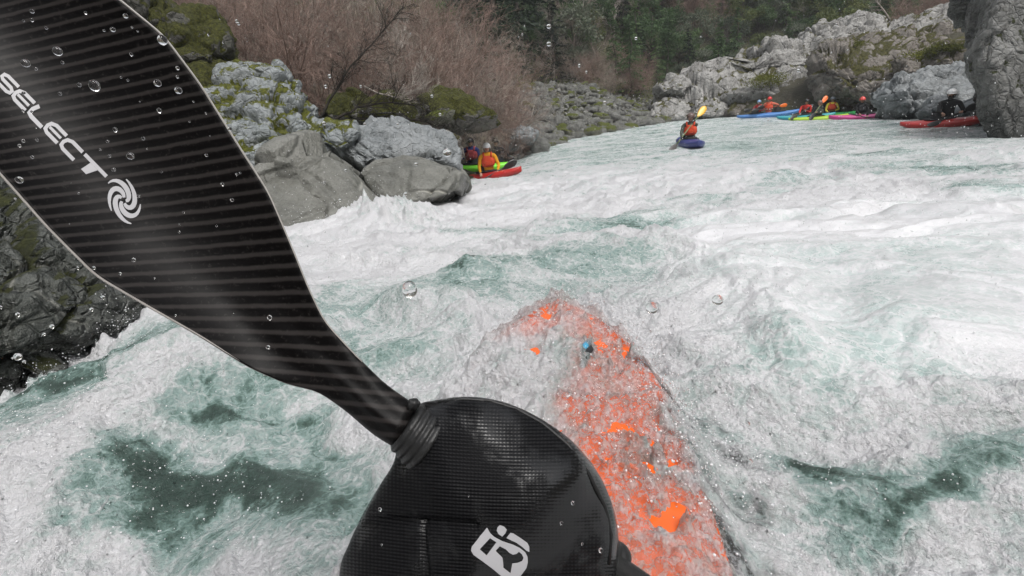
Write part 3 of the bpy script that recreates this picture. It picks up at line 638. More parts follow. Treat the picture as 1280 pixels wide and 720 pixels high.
def make_broadleaf(seed, H, R, fm, bm, n=3600, clumps=26, leaf=.26):
    rs = np.random.RandomState(seed); root = empty('broadleaf_tree'); out = []
    cl = []
    for c in range(clumps):
        a = rs.uniform(0, 6.28); h = H*rs.uniform(.28, .97); r = R*math.sqrt(rs.rand())*math.sin(min(1, (h/H))*2.6)**.6
        cl.append((r*math.cos(a), r*math.sin(a), h, R*rs.uniform(.22, .42)))
    V, Fc = tube_np([(0, 0, -.3), (.1, 0, H*.3), (0, .1, H*.6), (.05, 0, H*.9)], [.02*H, .016*H, .01*H, .004*H], 7)
    mb = MB(); mb.add(V, Fc)
    for x, y, z, r in cl:
        V, Fc = tube_np([(0, 0, z*.55), (x*.5, y*.5, z*.8), (x, y, z)], [.007*H, .004*H, .002*H], 4, False); mb.add(V, Fc)
    mb.build('trunk', bm, root)
    k = rs.randint(0, clumps, n); c = np.array(cl)[k]; d = rs.normal(0, 1, (n, 3)); d /= np.linalg.norm(d, axis=1, keepdims=True); rr = c[:, 3]*rs.rand(n)**.4
    C = c[:, :3]+d*rr[:, None]*np.array([1, 1, .7]); V, Fc = leaf_quads(C, d+rs.normal(0, .6, (n, 3)), leaf*rs.uniform(.6, 1.3, n), rs, .7)
    mesh_np('crown', V, Fc, fm, False, root); return root
def make_bare_tree(seed, H, bm):
    rs = np.random.RandomState(seed); root = empty('bare_tree'); out = []
    pts = [np.array((0, 0, -.3))]
    for i in range(8): pts.append(pts[-1]+np.array((rs.normal(0, .05)*H*.3, rs.normal(0, .05)*H*.3, H/8)))
    V, Fc = tube_np(pts, [.013*H*(1-.85*i/8) for i in range(9)], 6); mesh_np('trunk', V, Fc, bm, True, root)
    for i in range(2, 9):
        for c in range(3):
            a = rs.uniform(0, 6.28); grow(rs, pts[i], (math.cos(a), math.sin(a), .7), H*.34*(1.15-i/10), .0045*H*(1.2-i/9), 2, 5, 2, .6, .02, out, .3, .15)
    A, B, ra, rb = map(np.array, zip(*out)); V, Fc = prisms(A, B, ra, np.maximum(rb, .006)); mesh_np('crown', V, Fc, bm, False, root); return root
def put(o, first, x, y, z, rz, s, label, cat, group):
    c = o if first else copy_tree(o)
    c.location = (x, y, z); c.rotation_euler = (0, 0, rz); c.scale = (s, s, s)
    tag(c, label, cat, group); return c
def build_veg():
    rs = np.random.RandomState(77)
    dark = foliage_mat('dark_conifer_needles', (.008, .014, .010), (.018, .030, .018), (.035, .055, .028))
    mid = foliage_mat('mid_conifer_needles', (.030, .055, .024), (.080, .135, .055), (.15, .215, .09))
    olive = foliage_mat('olive_leaves', (.045, .058, .022), (.11, .135, .045), (.20, .22, .08))
    gry = foliage_mat('grey_green_leaves', (.055, .070, .050), (.11, .135, .09), (.18, .20, .15))
    bark = bark_mat('bark', (.05, .042, .035), (.13, .115, .10)); pbark = bark_mat('pale_twigs', (.16, .135, .115), (.42, .38, .34))
    red = bark_mat('red_brown_twigs', (.13, .085, .068), (.36, .26, .22)); brn = bark_mat('grey_brown_twigs', (.14, .11, .09), (.40, .34, .29)); blk = bark_mat('black_branch', (.012, .010, .008), (.04, .034, .028))
    protos = [('c', make_conifer(1, 11, 2.3, dark, bark)), ('c', make_conifer(2, 10, 2.3, mid, bark)), ('c', make_conifer(3, 12, 2.1, mid, bark, 80)),
              ('b', make_broadleaf(4, 7.5, 2.9, olive, bark)), ('b', make_broadleaf(5, 8.5, 3.1, gry, bark)), ('b', make_broadleaf(6, 7, 3.0, mid, bark)), ('t', make_bare_tree(7, 9, pbark)), ('t', make_bare_tree(8, 8, brn))]
    lab = {'c': ('evergreen conifer standing in the forest on the hillside', 'conifer', 'conifers on the hillside'), 'b': ('bushy evergreen broadleaf tree in the forest on the hillside', 'tree', 'broadleaf trees on the hillside'),
           't': ('leafless pale tree standing among the evergreens on the hillside', 'bare tree', 'bare trees on the hillside')}
    used = set(); n = 0; pl = []
    def place(k, x, y, s, z=None, label=None, group=True):
        nonlocal n
        kd, o = protos[k]; z = land_z(x, y)[0]-.2 if z is None else z
        c = put(o, k not in used, x, y, z, rs.uniform(0, 6.28), s, label or lab[kd][0], lab[kd][1], lab[kd][2] if group else None); used.add(k); n += 1; return c
    # hand placed trees
    def at(px, py, d): p = P(px, py, d); return p[0], p[1]
    for px, d, k, s, lb in [(622, 31, 0, 1.35, 'very dark tall conifer above the red brown shrubs, left of the cobble bank'), (655, 36, 0, 1.2, 'second dark conifer, just right of the very dark tall one'), (598, 40, 0, 1.3, 'dark conifer partly behind the bare shrubs'),
                            (824, 47, 0, .42, 'small dark conifer beside the reddish bare thicket')]:
        x, y = at(px, 100, d); place(k, x, y, s, label=lb, group=False)
    for px, d, k, s in [(700, 40, 1, .9), (722, 44, 1, 1.0), (680, 42, 3, .8), (750, 46, 5, .8), (784, 50, 2, .8), (735, 40, 6, .75), (770, 42, 6, .65), (792, 44, 7, .75), (715, 36, 7, .6), (695, 35, 6, .62), (805, 52, 5, .7)]:
        x, y = at(px, 100, d); place(k, x, y, s)
    t = 0
    while n < 270 and t < 6000:
        t += 1
        px = rs.uniform(560, 1250) if rs.rand() < .88 else rs.uniform(-60, 1400); d = 31+80*rs.rand()**2.0
        if px < 560: d = rs.uniform(24, 60)
        if px > 1020: d = rs.uniform(38, 90)
        x, y = at(px, 60, d); dl, _, _ = seg_d(np.array([x]), np.array([y]), RIVER)
        if inside_river(np.array([x]), np.array([y]))[0] or dl[0] < (9 if y < 37 else 3.2): continue
        if px < 560 and rs.rand() < .5: continue
        r0 = 1.7 if d < 60 else 2.6
        if any((x-a)**2+(y-b)**2 < r0**2 for a, b in pl): continue
        pl.append((x, y)); k = rs.choice(8, p=[.10, .20, .16, .16, .14, .15, .04, .05])
        if px > 1000: k = rs.choice([1, 3, 3, 5, 4])
        place(k, x, y, rs.uniform(.65, 1.15)*(1 if px < 1000 else .85)*(.62 if d < 48 else .85))
    print('trees', n)
    nb = 0; t = 0
    while nb < 75 and t < 4000:
        t += 1; px = rs.uniform(665, 1130); d = rs.uniform(37, 52); x, y = at(px, 60, d); dl, _, _ = seg_d(np.array([x]), np.array([y]), RIVER)
        if inside_river(np.array([x]), np.array([y]))[0] or dl[0] < (8.5 if y < 37 else 2): continue
        if any((x-a)**2+(y-b)**2 < 1.2**2 for a, b in pl): continue
        pl.append((x, y)); place(rs.choice([3, 4, 5, 5, 1, 2]), x, y, rs.uniform(.28, .55)); nb += 1
    print('bushes', nb)
    # undergrowth on the hillside: leafy ground cover nobody could count
    M = 200000; px = rs.uniform(-100, 1400, M); d = 26+95*rs.rand(M); A = np.array([P(a, 60, b)[:2] for a, b in zip(px, d)])
    dl, _, _ = seg_d(A[:, 0], A[:, 1], RIVER); ok = (~inside_river(A[:, 0], A[:, 1])) & (dl > np.where(A[:, 1] > 36, 1.5, 9)); A = A[ok]; zz = land_z(A[:, 0], A[:, 1]); K = len(A)
    hh = rs.rand(K)**1.5*(1.1+.9*fbm2(A[:, 0]*.25, A[:, 1]*.25, 4, 2)); C = np.stack([A[:, 0], A[:, 1], zz+np.maximum(hh, 0)*.7], 1)
    V, Fc = leaf_quads(C, rs.normal(0, 1, (K, 3)), rs.uniform(.08, .18, K), rs, .7)
    tag(mesh_np('undergrowth', V, Fc, olive, False), 'low leafy undergrowth covering the hillside between the trees', 'undergrowth', kind='stuff')
    # bare shrubs
    sh = [make_shrub(11, 2.9, 11, red, .6), make_shrub(12, 2.7, 8, pbark, .7, base_r=.026), make_shrub(13, 3.1, 10, red, .5), make_shrub(14, 2.5, 11, brn, .8, base_r=.022)]
    used2 = set(); i = 0
    spots = []
    for px, py, d, s in [(300, 112, 14, 1.3), (345, 115, 15, 1.3), (385, 118, 13.5, 1.25), (420, 120, 15, 1.35), (455, 125, 14, 1.2), (490, 130, 15.5, 1.35), (525, 132, 15, 1.2), (560, 136, 16.5, 1.3), (590, 142, 17, 1.15), (615, 150, 17.5, 1.0), (638, 152, 18.5, .8),
                         (320, 80, 18, 1.5), (370, 85, 19, 1.5), (420, 90, 19, 1.6), (470, 95, 19.5, 1.6), (520, 95, 20, 1.6), (565, 105, 21, 1.5), (605, 112, 22, 1.3), (280, 60, 21, 1.7), (340, 55, 24, 1.8), (400, 55, 25, 1.8), (460, 60, 25, 1.8), (520, 60, 26, 1.8), (575, 70, 27, 1.6),
                         (250, 30, 17, 1.5), (230, 20, 20, 1.7), (640, 130, 23, .9), (595, 148, 15.3, .7), (630, 158, 16.4, .6), (545, 128, 13.6, .8),
                         (735, 108, 33, .8), (760, 108, 34, .85), (785, 110, 35, .85), (715, 102, 35, .8), (800, 112, 36, .8), (745, 95, 37, 1), (775, 92, 38, 1.1)]:
        k = i % 4; x, y = at(px, py, d); z = land_z(x, y)[0]
        zt = P(px, py, d)[2]
        put(sh[k], k not in used2, x, y, min(z, zt) if d < 17 else z, rs.uniform(0, 6.28), s, 'leafless red brown shrub in the dense thicket on the left bank' if d < 30 else 'low leafless shrub above the cobble bank', 'shrub', 'bare shrubs on the left bank' if d < 30 else 'bare shrubs above the cobbles'); used2.add(k); i += 1
    for px, d, s in [(835, 47, 1.6), (850, 46, 1.7), (865, 47, 1.5), (828, 49, 1.9), (845, 50, 2.2), (880, 46, 1.0), (1160, 33, 1.5), (1190, 31, 1.4), (1215, 30, 1.3), (1140, 35, 1.3), (1180, 35, 1.8)]:
        x, y = at(px, 100, d); red_ = px < 1000
        put(sh[0 if i % 2 else 2], False, x, y, land_z(x, y)[0], rs.uniform(0, 6.28), s, 'reddish leafless bush at the river bend left of the outcrop' if red_ else 'brown leafless bush on top of the right outcrop', 'shrub', 'reddish bushes at the bend' if red_ else 'brown bushes on the outcrop'); i += 1
    # big dark branches leaning over the boulders
    def branch(name, pts, d0, r, mat, label, seed, twigs=True):
        r_ = np.random.RandomState(seed); W = [P(a, b, d0+c) for a, b, c in pts]; root = empty(name, [float(c) for c in W[0]]); tag(root, label, 'branch')
        W = [w-W[0] for w in W]; W2 = [W[0]]
        for a, b in zip(W[:-1], W[1:]):
            for t_ in (.33, .66, 1): W2.append(a+(b-a)*t_+(r_.normal(0, .015, 3) if t_ < 1 else 0))
        V, Fc = tube_np(W2, np.linspace(r, r*.25, len(W2)), 7); mesh_np('limb', V, Fc, mat, True, root)
        out = []
        for k in range(3, len(W2)-1):
            for c in range(2):
                v = W2[k+1]-W2[k]; v = v/np.linalg.norm(v)+r_.normal(0, .5, 3); grow(r_, W2[k], v, .55, r*.28, 2, 4, 2, .6, .03, out, .3, .15)
        A, B, ra, rb = map(np.array, zip(*out)); V, Fc = prisms(A, B, ra, rb); mesh_np('twig', V, Fc, mat, False, root)
    branch('leaning_branch', [(398, 150, 0), (412, 125, .1), (432, 92, .2), (455, 65, .3), (482, 35, .5), (505, 8, .7)], 10.4, .030, blk, 'long dark bare branch leaning up to the right over the bedrock hump', 1)
    branch('fallen_branch', [(408, 152, 0), (430, 143, 0), (455, 133, .2), (490, 128, .4), (530, 131, .6)], 10.3, .035, blk, 'dark branch lying low across the rocks behind the fractured boulder', 2)
    branch('fallen_branch', [(420, 152, 0), (460, 148, .1), (510, 150, .3), (545, 152, .5)], 10.6, .025, blk, 'thin dark branch resting on the fractured boulder, lowest of the branches', 3)
    branch('arched_branch', [(455, 108, 0), (478, 118, 0), (498, 122, .1), (520, 112, .2), (532, 98, .3)], 11.2, .022, pbark, 'curved pale bare branch bowed over the mossy mound', 4)
    branch('leaning_branch', [(1112, 26, 0), (1104, 12, 0), (1094, 0, .1), (1082, -14, .2)], 27, .05, pbark, 'thin pale trunk leaning left on the crest of the right outcrop', 5)
    # moss clumps on the outcrop
    mossm = foliage_mat('moss', (.05, .055, .010), (.10, .11, .016), (.17, .18, .025), 4, .1)
    for k, (px, py, d, w_, h_) in enumerate([(1150, 72, 21.8, .9, .35), (1172, 64, 21.0, .5, .3), (1070, 57, 24.2, .5, .2), (1190, 60, 20.5, .5, .15), (960, 100, 26.5, 1.2, .4), (1225, 78, 19.5, .4, .3)]):
        c = P(px, py, d); K = 2500; q = rs.normal(0, 1, (K, 3)); q /= np.linalg.norm(q, axis=1, keepdims=True); q = q*rs.rand(K, 1)**.4
        q = q*np.array([w_, .5, h_])*(1+.4*fbm3(q*2+k, k, 2)[:, None])
        V, Fc = leaf_quads(q, rs.normal(0, 1, (K, 3)), rs.uniform(.03, .08, K), rs, .7)
        tag(mesh_np('moss_clump', V+c, Fc, mossm, False, loc=c-np.array([0, 0, h_])), ['olive moss clump in a crack of the middle ledge', 'moss clump higher beside the first one on the middle ledge', 'bright moss tuft on the outcrop crest', 'moss cap on the rounded brown boulder', 'dark moss patch above the blue tandem kayak', 'small moss clump beside the cliff'][k], 'moss')

# ------------------------------------------------------------------ BOATS AND PADDLERS
def plastic(name, c, rough=.3): return simple(name, c, rough, .5, .10, 6, coat=0) if False else simple(name, c, rough, .5, .10, 6)
def hull_mesh(Ln, Wd, Hh, mat, name, parent, rocker=.16, nst=36, ns=28, bow_up=.10, blunt=2.6, expo=.62, deckh=None):
    """whitewater kayak hull: +y bow, waterline z=0"""
    V, Fc = [], []
    for i in range(nst+1):
        u = -math.cos(math.pi*i/nst); t = abs(u); y = u*Ln/2
        hw = Wd/2*max(1-t**blunt, 0)**expo; 
        if i in (0, nst): hw = .0
        top = .09+bow_up*t*t*(1 if u > 0 else .6)+(.13-.07*t); side = .09+bow_up*t*t*(1 if u > 0 else .6)
        bot = -.10+rocker*t**2.2*1.3
        if i in (0, nst): top = side = bot = .09+bow_up*(1 if u > 0 else .6)
        for k in range(ns):
            a = 2*math.pi*k/ns; cx, sz = math.cos(a), math.sin(a)
            x = hw*math.copysign(abs(cx)**.75, cx)
            z = side+(top-side)*abs(sz)**1.1 if sz >= 0 else side-(side-bot)*abs(sz)**.7
            V.append((x, y, z*Hh))
    for i in range(nst):
        for k in range(ns): Fc.append([i*ns+k, i*ns+(k+1) % ns, (i+1)*ns+(k+1) % ns, (i+1)*ns+k])
    return mesh_np(name, V, Fc, mat, True, parent)
def ring(cx, cy, cz, rx, ry, r, n=32, tilt=0):
    pts = [(cx+rx*math.cos(t), cy+ry*math.sin(t), cz+tilt*math.sin(t)) for t in np.linspace(0, 2*math.pi, n+1)]
    V, Fc = tube_np(pts, r, 6, False); return V, Fc
def make_kayak(name, label, loc, yaw, hullmat, deckmat, Ln=2.7, Wd=.64, roll=0, pitch=0, cat='kayak', group=None, double=False):
    root = empty(name, loc, (pitch, roll, yaw)); tag(root, label, cat, group)
    hull_mesh(Ln, Wd, 1, hullmat, 'hull', root)
    for cy in ((-.55, .45) if double else (-.08,)):
        V, Fc = ring(0, cy, .222, .21, .34, .018); mesh_np('cockpit_rim', V, Fc, deckmat, True, root)
        V, Fc = ico(3); V = V.copy(); V[:, 2] = np.maximum(V[:, 2], -.1); mesh_np('spray_deck', V*np.array([.205, .33, .06])+np.array([0, cy, .222]), Fc, deckmat, True, root)
        # skirt tube up the waist
        V, Fc = tube_np([(0, cy-.05, .2), (0, cy-.05, .30), (0, cy-.05, .40)], [.20, .17, .155], 16, False); mesh_np('skirt_tunnel', V, Fc, deckmat, True, root)
    for s in (1, -1):
        pts = [(-.03, s*(Ln/2-.22), .235+.02), (-.02, s*(Ln/2-.20), .285), (.02, s*(Ln/2-.20), .285), (.03, s*(Ln/2-.22), .255)]
        V, Fc = tube_np(pts, .009, 6); mesh_np('grab_handle', V, Fc, deckmat, True, root)
    return root
def blade_mesh(mat, parent, tip, neck, nrm, name='blade', Wd=.19):
    tip = np.array(tip, float); neck = np.array(neck, float); d = tip-neck; Ln = np.linalg.norm(d); d /= Ln
    n = np.array(nrm, float); n -= d*np.dot(n, d); n /= np.linalg.norm(n); s = np.cross(d, n)
    prof = [(0, .018), (.1, .03), (.25, .065), (.45, .09), (.65, .097), (.82, .088), (.93, .062), (1, .018)]
    V, Fc = [], []
    for t, w_ in prof:
        w_ *= Wd/.19
        for sd in (1, -1):
            for k in range(7):
                u = -1+2*k/6; V.append(neck+d*t*Ln+s*w_*u+n*(sd*.004+.03*(1-u*u)*.5*t))
    m = len(prof)
    for i in range(m-1):
        for sd in range(2):
            for k in range(6):
                a = i*14+sd*7+k; Fc.append([a, a+1, a+15, a+14] if sd == 0 else [a, a+14, a+15, a+1])
        Fc.append([i*14, i*14+14, i*14+21, i*14+7]); Fc.append([i*14+6, i*14+13, i*14+27, i*14+20])
    Fc.append(list(range(0, 7))+list(range(13, 6, -1))); e = (m-1)*14; Fc.append(list(range(e, e+7))[::-1]+list(range(e+7, e+14)))
    return mesh_np(name, V, Fc, mat, True, parent)
def make_paddle(A, B, label, shaftmat, bladeA, bladeB, nA=(0, -1, .2), nB=(0, -1, .2), blade=.46, group=None):
    A = np.array(A, float); B = np.array(B, float); c = (A+B)/2; root = empty('kayak_paddle', [float(v) for v in c]); tag(root, label, 'paddle', group)
    d = (B-A)/np.linalg.norm(B-A); a = A-c; b = B-c
    V, Fc = tube_np([a+d*blade*.9, a*.4, (a+b)/2, b*.4, b-d*blade*.9], .017, 8); mesh_np('shaft', V, Fc, shaftmat, True, root)
    blade_mesh(bladeA, root, a, a+d*blade, nA); blade_mesh(bladeB, root, b, b-d*blade, nB); return root
def skin_body(name, verts, edges, radii, rootv=0, sub=2):
    me = bpy.data.meshes.new(name); me.from_pydata([tuple(map(float, v)) for v in verts], edges, []); o = bpy.data.objects.new(name, me); COL.objects.link(o)
    mod = o.modifiers.new('s', 'SKIN'); mod.use_smooth_shade = True
    for i, r in enumerate(radii):
        sv = me.skin_vertices[0].data[i]; sv.radius = (r if isinstance(r, tuple) else (r, r)); sv.use_root = (i == rootv)
    ss = o.modifiers.new('u', 'SUBSURF'); ss.levels = sub; ss.render_levels = sub
    dg = bpy.context.evaluated_depsgraph_get(); ev = o.evaluated_get(dg); m2 = bpy.data.meshes.new_from_object(ev)
    V = np.array([v.co[:] for v in m2.vertices]); Fc = [list(p.vertices) for p in m2.polygons]
    bpy.data.objects.remove(o); bpy.data.meshes.remove(me); bpy.data.meshes.remove(m2); return V, Fc
SKINM = {}
def make_person(loc, yaw, label, jacket, glove, helmet, vest, hands, lean=(0, .06), look=(0, 0), beard=False, skin=(.42, .24, .17), collar=None, scale=1.0):
    """seated paddler, local frame: +y is where the boat's bow points, z=0 the seat; hands given in local coordinates"""
    if 'skin' not in SKINM: SKINM['skin'] = simple('skin', skin, .5, .4); SKINM['dark'] = simple('hair', (.02, .015, .012), .7); SKINM['white'] = simple('eye_white', (.75, .75, .75), .3); SKINM['lip'] = simple('lip', (.30, .10, .08), .5)
    lx, ly = lean
    V = []; E = []; Rr = []
    def v(p, r, par=None):
        V.append(p); Rr.append(r); 
        if par is not None: E.append((par, len(V)-1))
        return len(V)-1
    pel = v((0, 0, .10), (.165, .12)); wa = v((lx*.3, ly*.3, .26), (.15, .11), pel); ch = v((lx*.7, ly*.7, .44), (.165, .12), wa); up = v((lx*.95, ly*.95, .55), (.13, .10), ch)
    nk = v((lx, ly, .635), (.06, .06), up); nk2 = v((lx+look[0]*.1, ly+.02, .67), (.058, .06), nk)
    hc = np.array((lx+look[0]*.2, ly+.035+look[1]*.1, .755)); h1 = v(tuple(hc+(0, 0, -.045)), (.066, .075), nk2); h2 = v(tuple(hc+(0, 0, .03)), (.078, .088), h1); h3 = v(tuple(hc+(0, -.005, .085)), (.055, .06), h2)
    arm = []
    for s, H in zip((-1, 1), hands):
        H = np.array(H, float); sh = np.array((lx+s*.19, ly, .55)); d = H-sh; L_ = np.linalg.norm(d); 
        if L_ > .54: H = sh+d/L_*.54; d = H-sh; L_ = .54
        u, f = .29, .27; k = (u*u-f*f+L_*L_)/(2*L_); hh = math.sqrt(max(u*u-k*k, .0004)); dn = d/L_; dwn = np.array((s*.55, -.25, -.8)); dwn -= dn*np.dot(dwn, dn); dwn /= np.linalg.norm(dwn); el = sh+dn*k+dwn*hh
        i1 = v(tuple(sh), (.072, .068), up); i2 = v(tuple((sh+el)/2), (.056, .056), i1); i3 = v(tuple(el), (.048, .048), i2); i4 = v(tuple(el*.35+H*.65), (.038, .038), i3); fd = (H-el)/np.linalg.norm(H-el); i5 = v(tuple(H-fd*.03), (.027, .024), i4); arm.append((i5, H, fd, s))
    v((0, 0, -.03), (.15, .12), pel)
    nbody = len(V)
    VV, FF = skin_body('p', V, E, Rr, 0, 2)
    mb = MB(); jm = []
    nkz = .655
    cen = VV[np.array([f[0] for f in FF])] if False else None
    mi = []
    for f in FF:
        c = VV[f].mean(0); m_ = 0
        if c[2] > nkz and abs(c[0]-hc[0]) < .12: m_ = 1
        for _, H, fd, s in arm:
            if np.linalg.norm(c-H) < .05: m_ = 2
        mi.append(m_)
    mb.V.append(VV); mb.F += FF; mb.M += mi; mb.n = len(VV)
    # hands: palm with four fingers and a thumb curled round the shaft
    for i5, H, fd, s in arm:
        side = np.cross(fd, (0, 0, 1)); side /= np.linalg.norm(side)+1e-9; nrm = np.cross(side, fd)
        hv = [tuple(H-fd*.03), tuple(H+fd*.02), tuple(H+fd*.05)]; he = [(0, 1), (1, 2)]; hr = [(.027, .020), (.036, .018), (.034, .016)]
        for k, ln in zip((-1.5, -.5, .5, 1.5), (.85, 1, .95, .75)):
            b0 = H+fd*.055+side*k*.018; j = len(hv); hv += [tuple(b0), tuple(b0+fd*.022*ln-nrm*.012), tuple(b0+fd*.018*ln-nrm*.036), tuple(b0-fd*.006-nrm*.046)]; hr += [.009, .0088, .008, .007]; he += [(2, j), (j, j+1), (j+1, j+2), (j+2, j+3)]
        j = len(hv); hv += [tuple(H+side*s*-.03+fd*.015), tuple(H+side*s*-.04+fd*.03-nrm*.02), tuple(H+side*s*-.03+fd*.045-nrm*.038)]; hr += [.012, .010, .008]; he += [(1, j), (j, j+1), (j+1, j+2)]
        a_, f_ = skin_body('h', hv, he, hr, 0, 1); mb.add(a_, f_, 2)
    # face: nose, eyes, mouth, ears
    S1, F1 = ico(2)
    mb.add(S1*np.array([.013, .022, .024])+hc+np.array([0, .088, -.005]), F1, 1)
    for s in (-1, 1):
        mb.add(S1*np.array([.015, .008, .008])+hc+np.array([s*.03, .078, .018]), F1, 4); mb.add(S1*.0062+hc+np.array([s*.03, .085, .018]), F1, 3); mb.add(S1*np.array([.010, .018, .028])+hc+np.array([s*.080, -.005, 0]), F1, 1)
    mb.add(S1*np.array([.024, .008, .007])+hc+np.array([0, .082, -.042]), F1, 5)
    gm = glove if glove else SKINM['skin']
    body = mb.build('person', [jacket, SKINM['skin'], gm, SKINM['dark'], SKINM['white'], SKINM['lip']], None)
    body.location = loc; body.rotation_euler = (0, 0, yaw); body.scale = (scale,)*3; tag(body, label, 'person')
    # helmet, strap, hair
    S3, F3 = ico(4); H_ = S3*np.array([.112, .130, .115]); keep = H_[:, 2] > -.012-.25*np.minimum(H_[:, 1], 0)*0-.04*(H_[:, 1] < .03)
    Ff = [f for f in F3.tolist() if all(keep[i] for i in f)]
    off = hc+np.array([0, -.012, .035])
    hb = MB(); hb.add(H_+off, Ff, 0); hb.add(H_*.93+off, [f[::-1] for f in Ff], 0)
    V_, F_ = tube_np([(off[0]+.112*math.cos(t), off[1]+.130*math.sin(t), off[2]-.014-.030*(math.sin(t) < .2)) for t in np.linspace(0, 2*math.pi, 25)], .008, 6, False); hb.add(V_, F_, 0)
    hb.add(*[q for q in (np.array([(off[0]+.09*math.cos(t), off[1]+(.12 if k else .165)*math.sin(t)*1.0+.012, off[2]+(.0 if k else -.012)) for k in (0, 1) for t in np.linspace(.5, 2.64, 9)]), [[i, i+1, i+10, i+9] for i in range(8)])], 0)
    hb.build('helmet', [helmet], body)
    st = MB()
    for s in (-1, 1):
        V_, F_ = tube_np([hc+np.array([s*.088, .01, .02]), hc+np.array([s*.082, .03, -.05]), hc+np.array([s*.03, .06, -.098])], .007, 5); st.add(V_, F_)
    st.build('chin_strap', [SKINM['dark']], body)
    if beard:
        q = S3*np.array([.066, .06, .062])+hc+np.array([0, .035, -.065]); q[:, 1] += .012*fbm3(q*40, 3, 2); mesh_np('beard', q, F3, SKINM['dark'], True, body)
    if vest:
        vb = MB(); t0 = np.array((lx*.7, ly*.7, .41))
        S, F_ = ico(4); q = np.sign(S)*np.abs(S)**.62; q = q*np.array([.195, .155, .165])+t0
        q[:, 2] += np.where(np.abs(q[:, 0]-t0[0]) > .11, -.04*(q[:, 2] > t0[2]), 0)
        vb.add(q, F_)
        for s in (-1, 1):
            a_, f_ = tube_np([(lx+s*.10, ly+.12, .53), (lx+s*.11, ly+.05, .635), (lx+s*.11, ly-.06, .63), (lx+s*.10, ly-.12, .52)], .026, 8); vb.add(a_, f_)
        vo = vb.build('life_vest', [vest], body)
        pk = MB(); q2 = np.sign(S)*np.abs(S)**.5; pk.add(q2*np.array([.085, .03, .055])+t0+np.array([0, .155, -.05]), F_); pk.build('chest_pocket', [vest], body)
        a_, f_ = ring(t0[0], t0[1], .34, .198, .155, .012, 28); mesh_np('waist_strap', a_, f_, SKINM['dark'], True, body)
    if collar:
        a_, f_ = ring(lx, ly+.01, .645, .07, .07, .018, 20); mesh_np('collar', a_, f_, collar, True, body)
    return body
def W2L(loc, yaw, w):
    dx, dy, dz = np.array(w)-np.array(loc); c, s = math.cos(yaw), math.sin(yaw); return (dx*c+dy*s, -dx*s+dy*c, dz)
def L2W(loc, yaw, l):
    c, s = math.cos(yaw), math.sin(yaw); x, y, z = l; return (loc[0]+x*c-y*s, loc[1]+x*s+y*c, loc[2]+z)
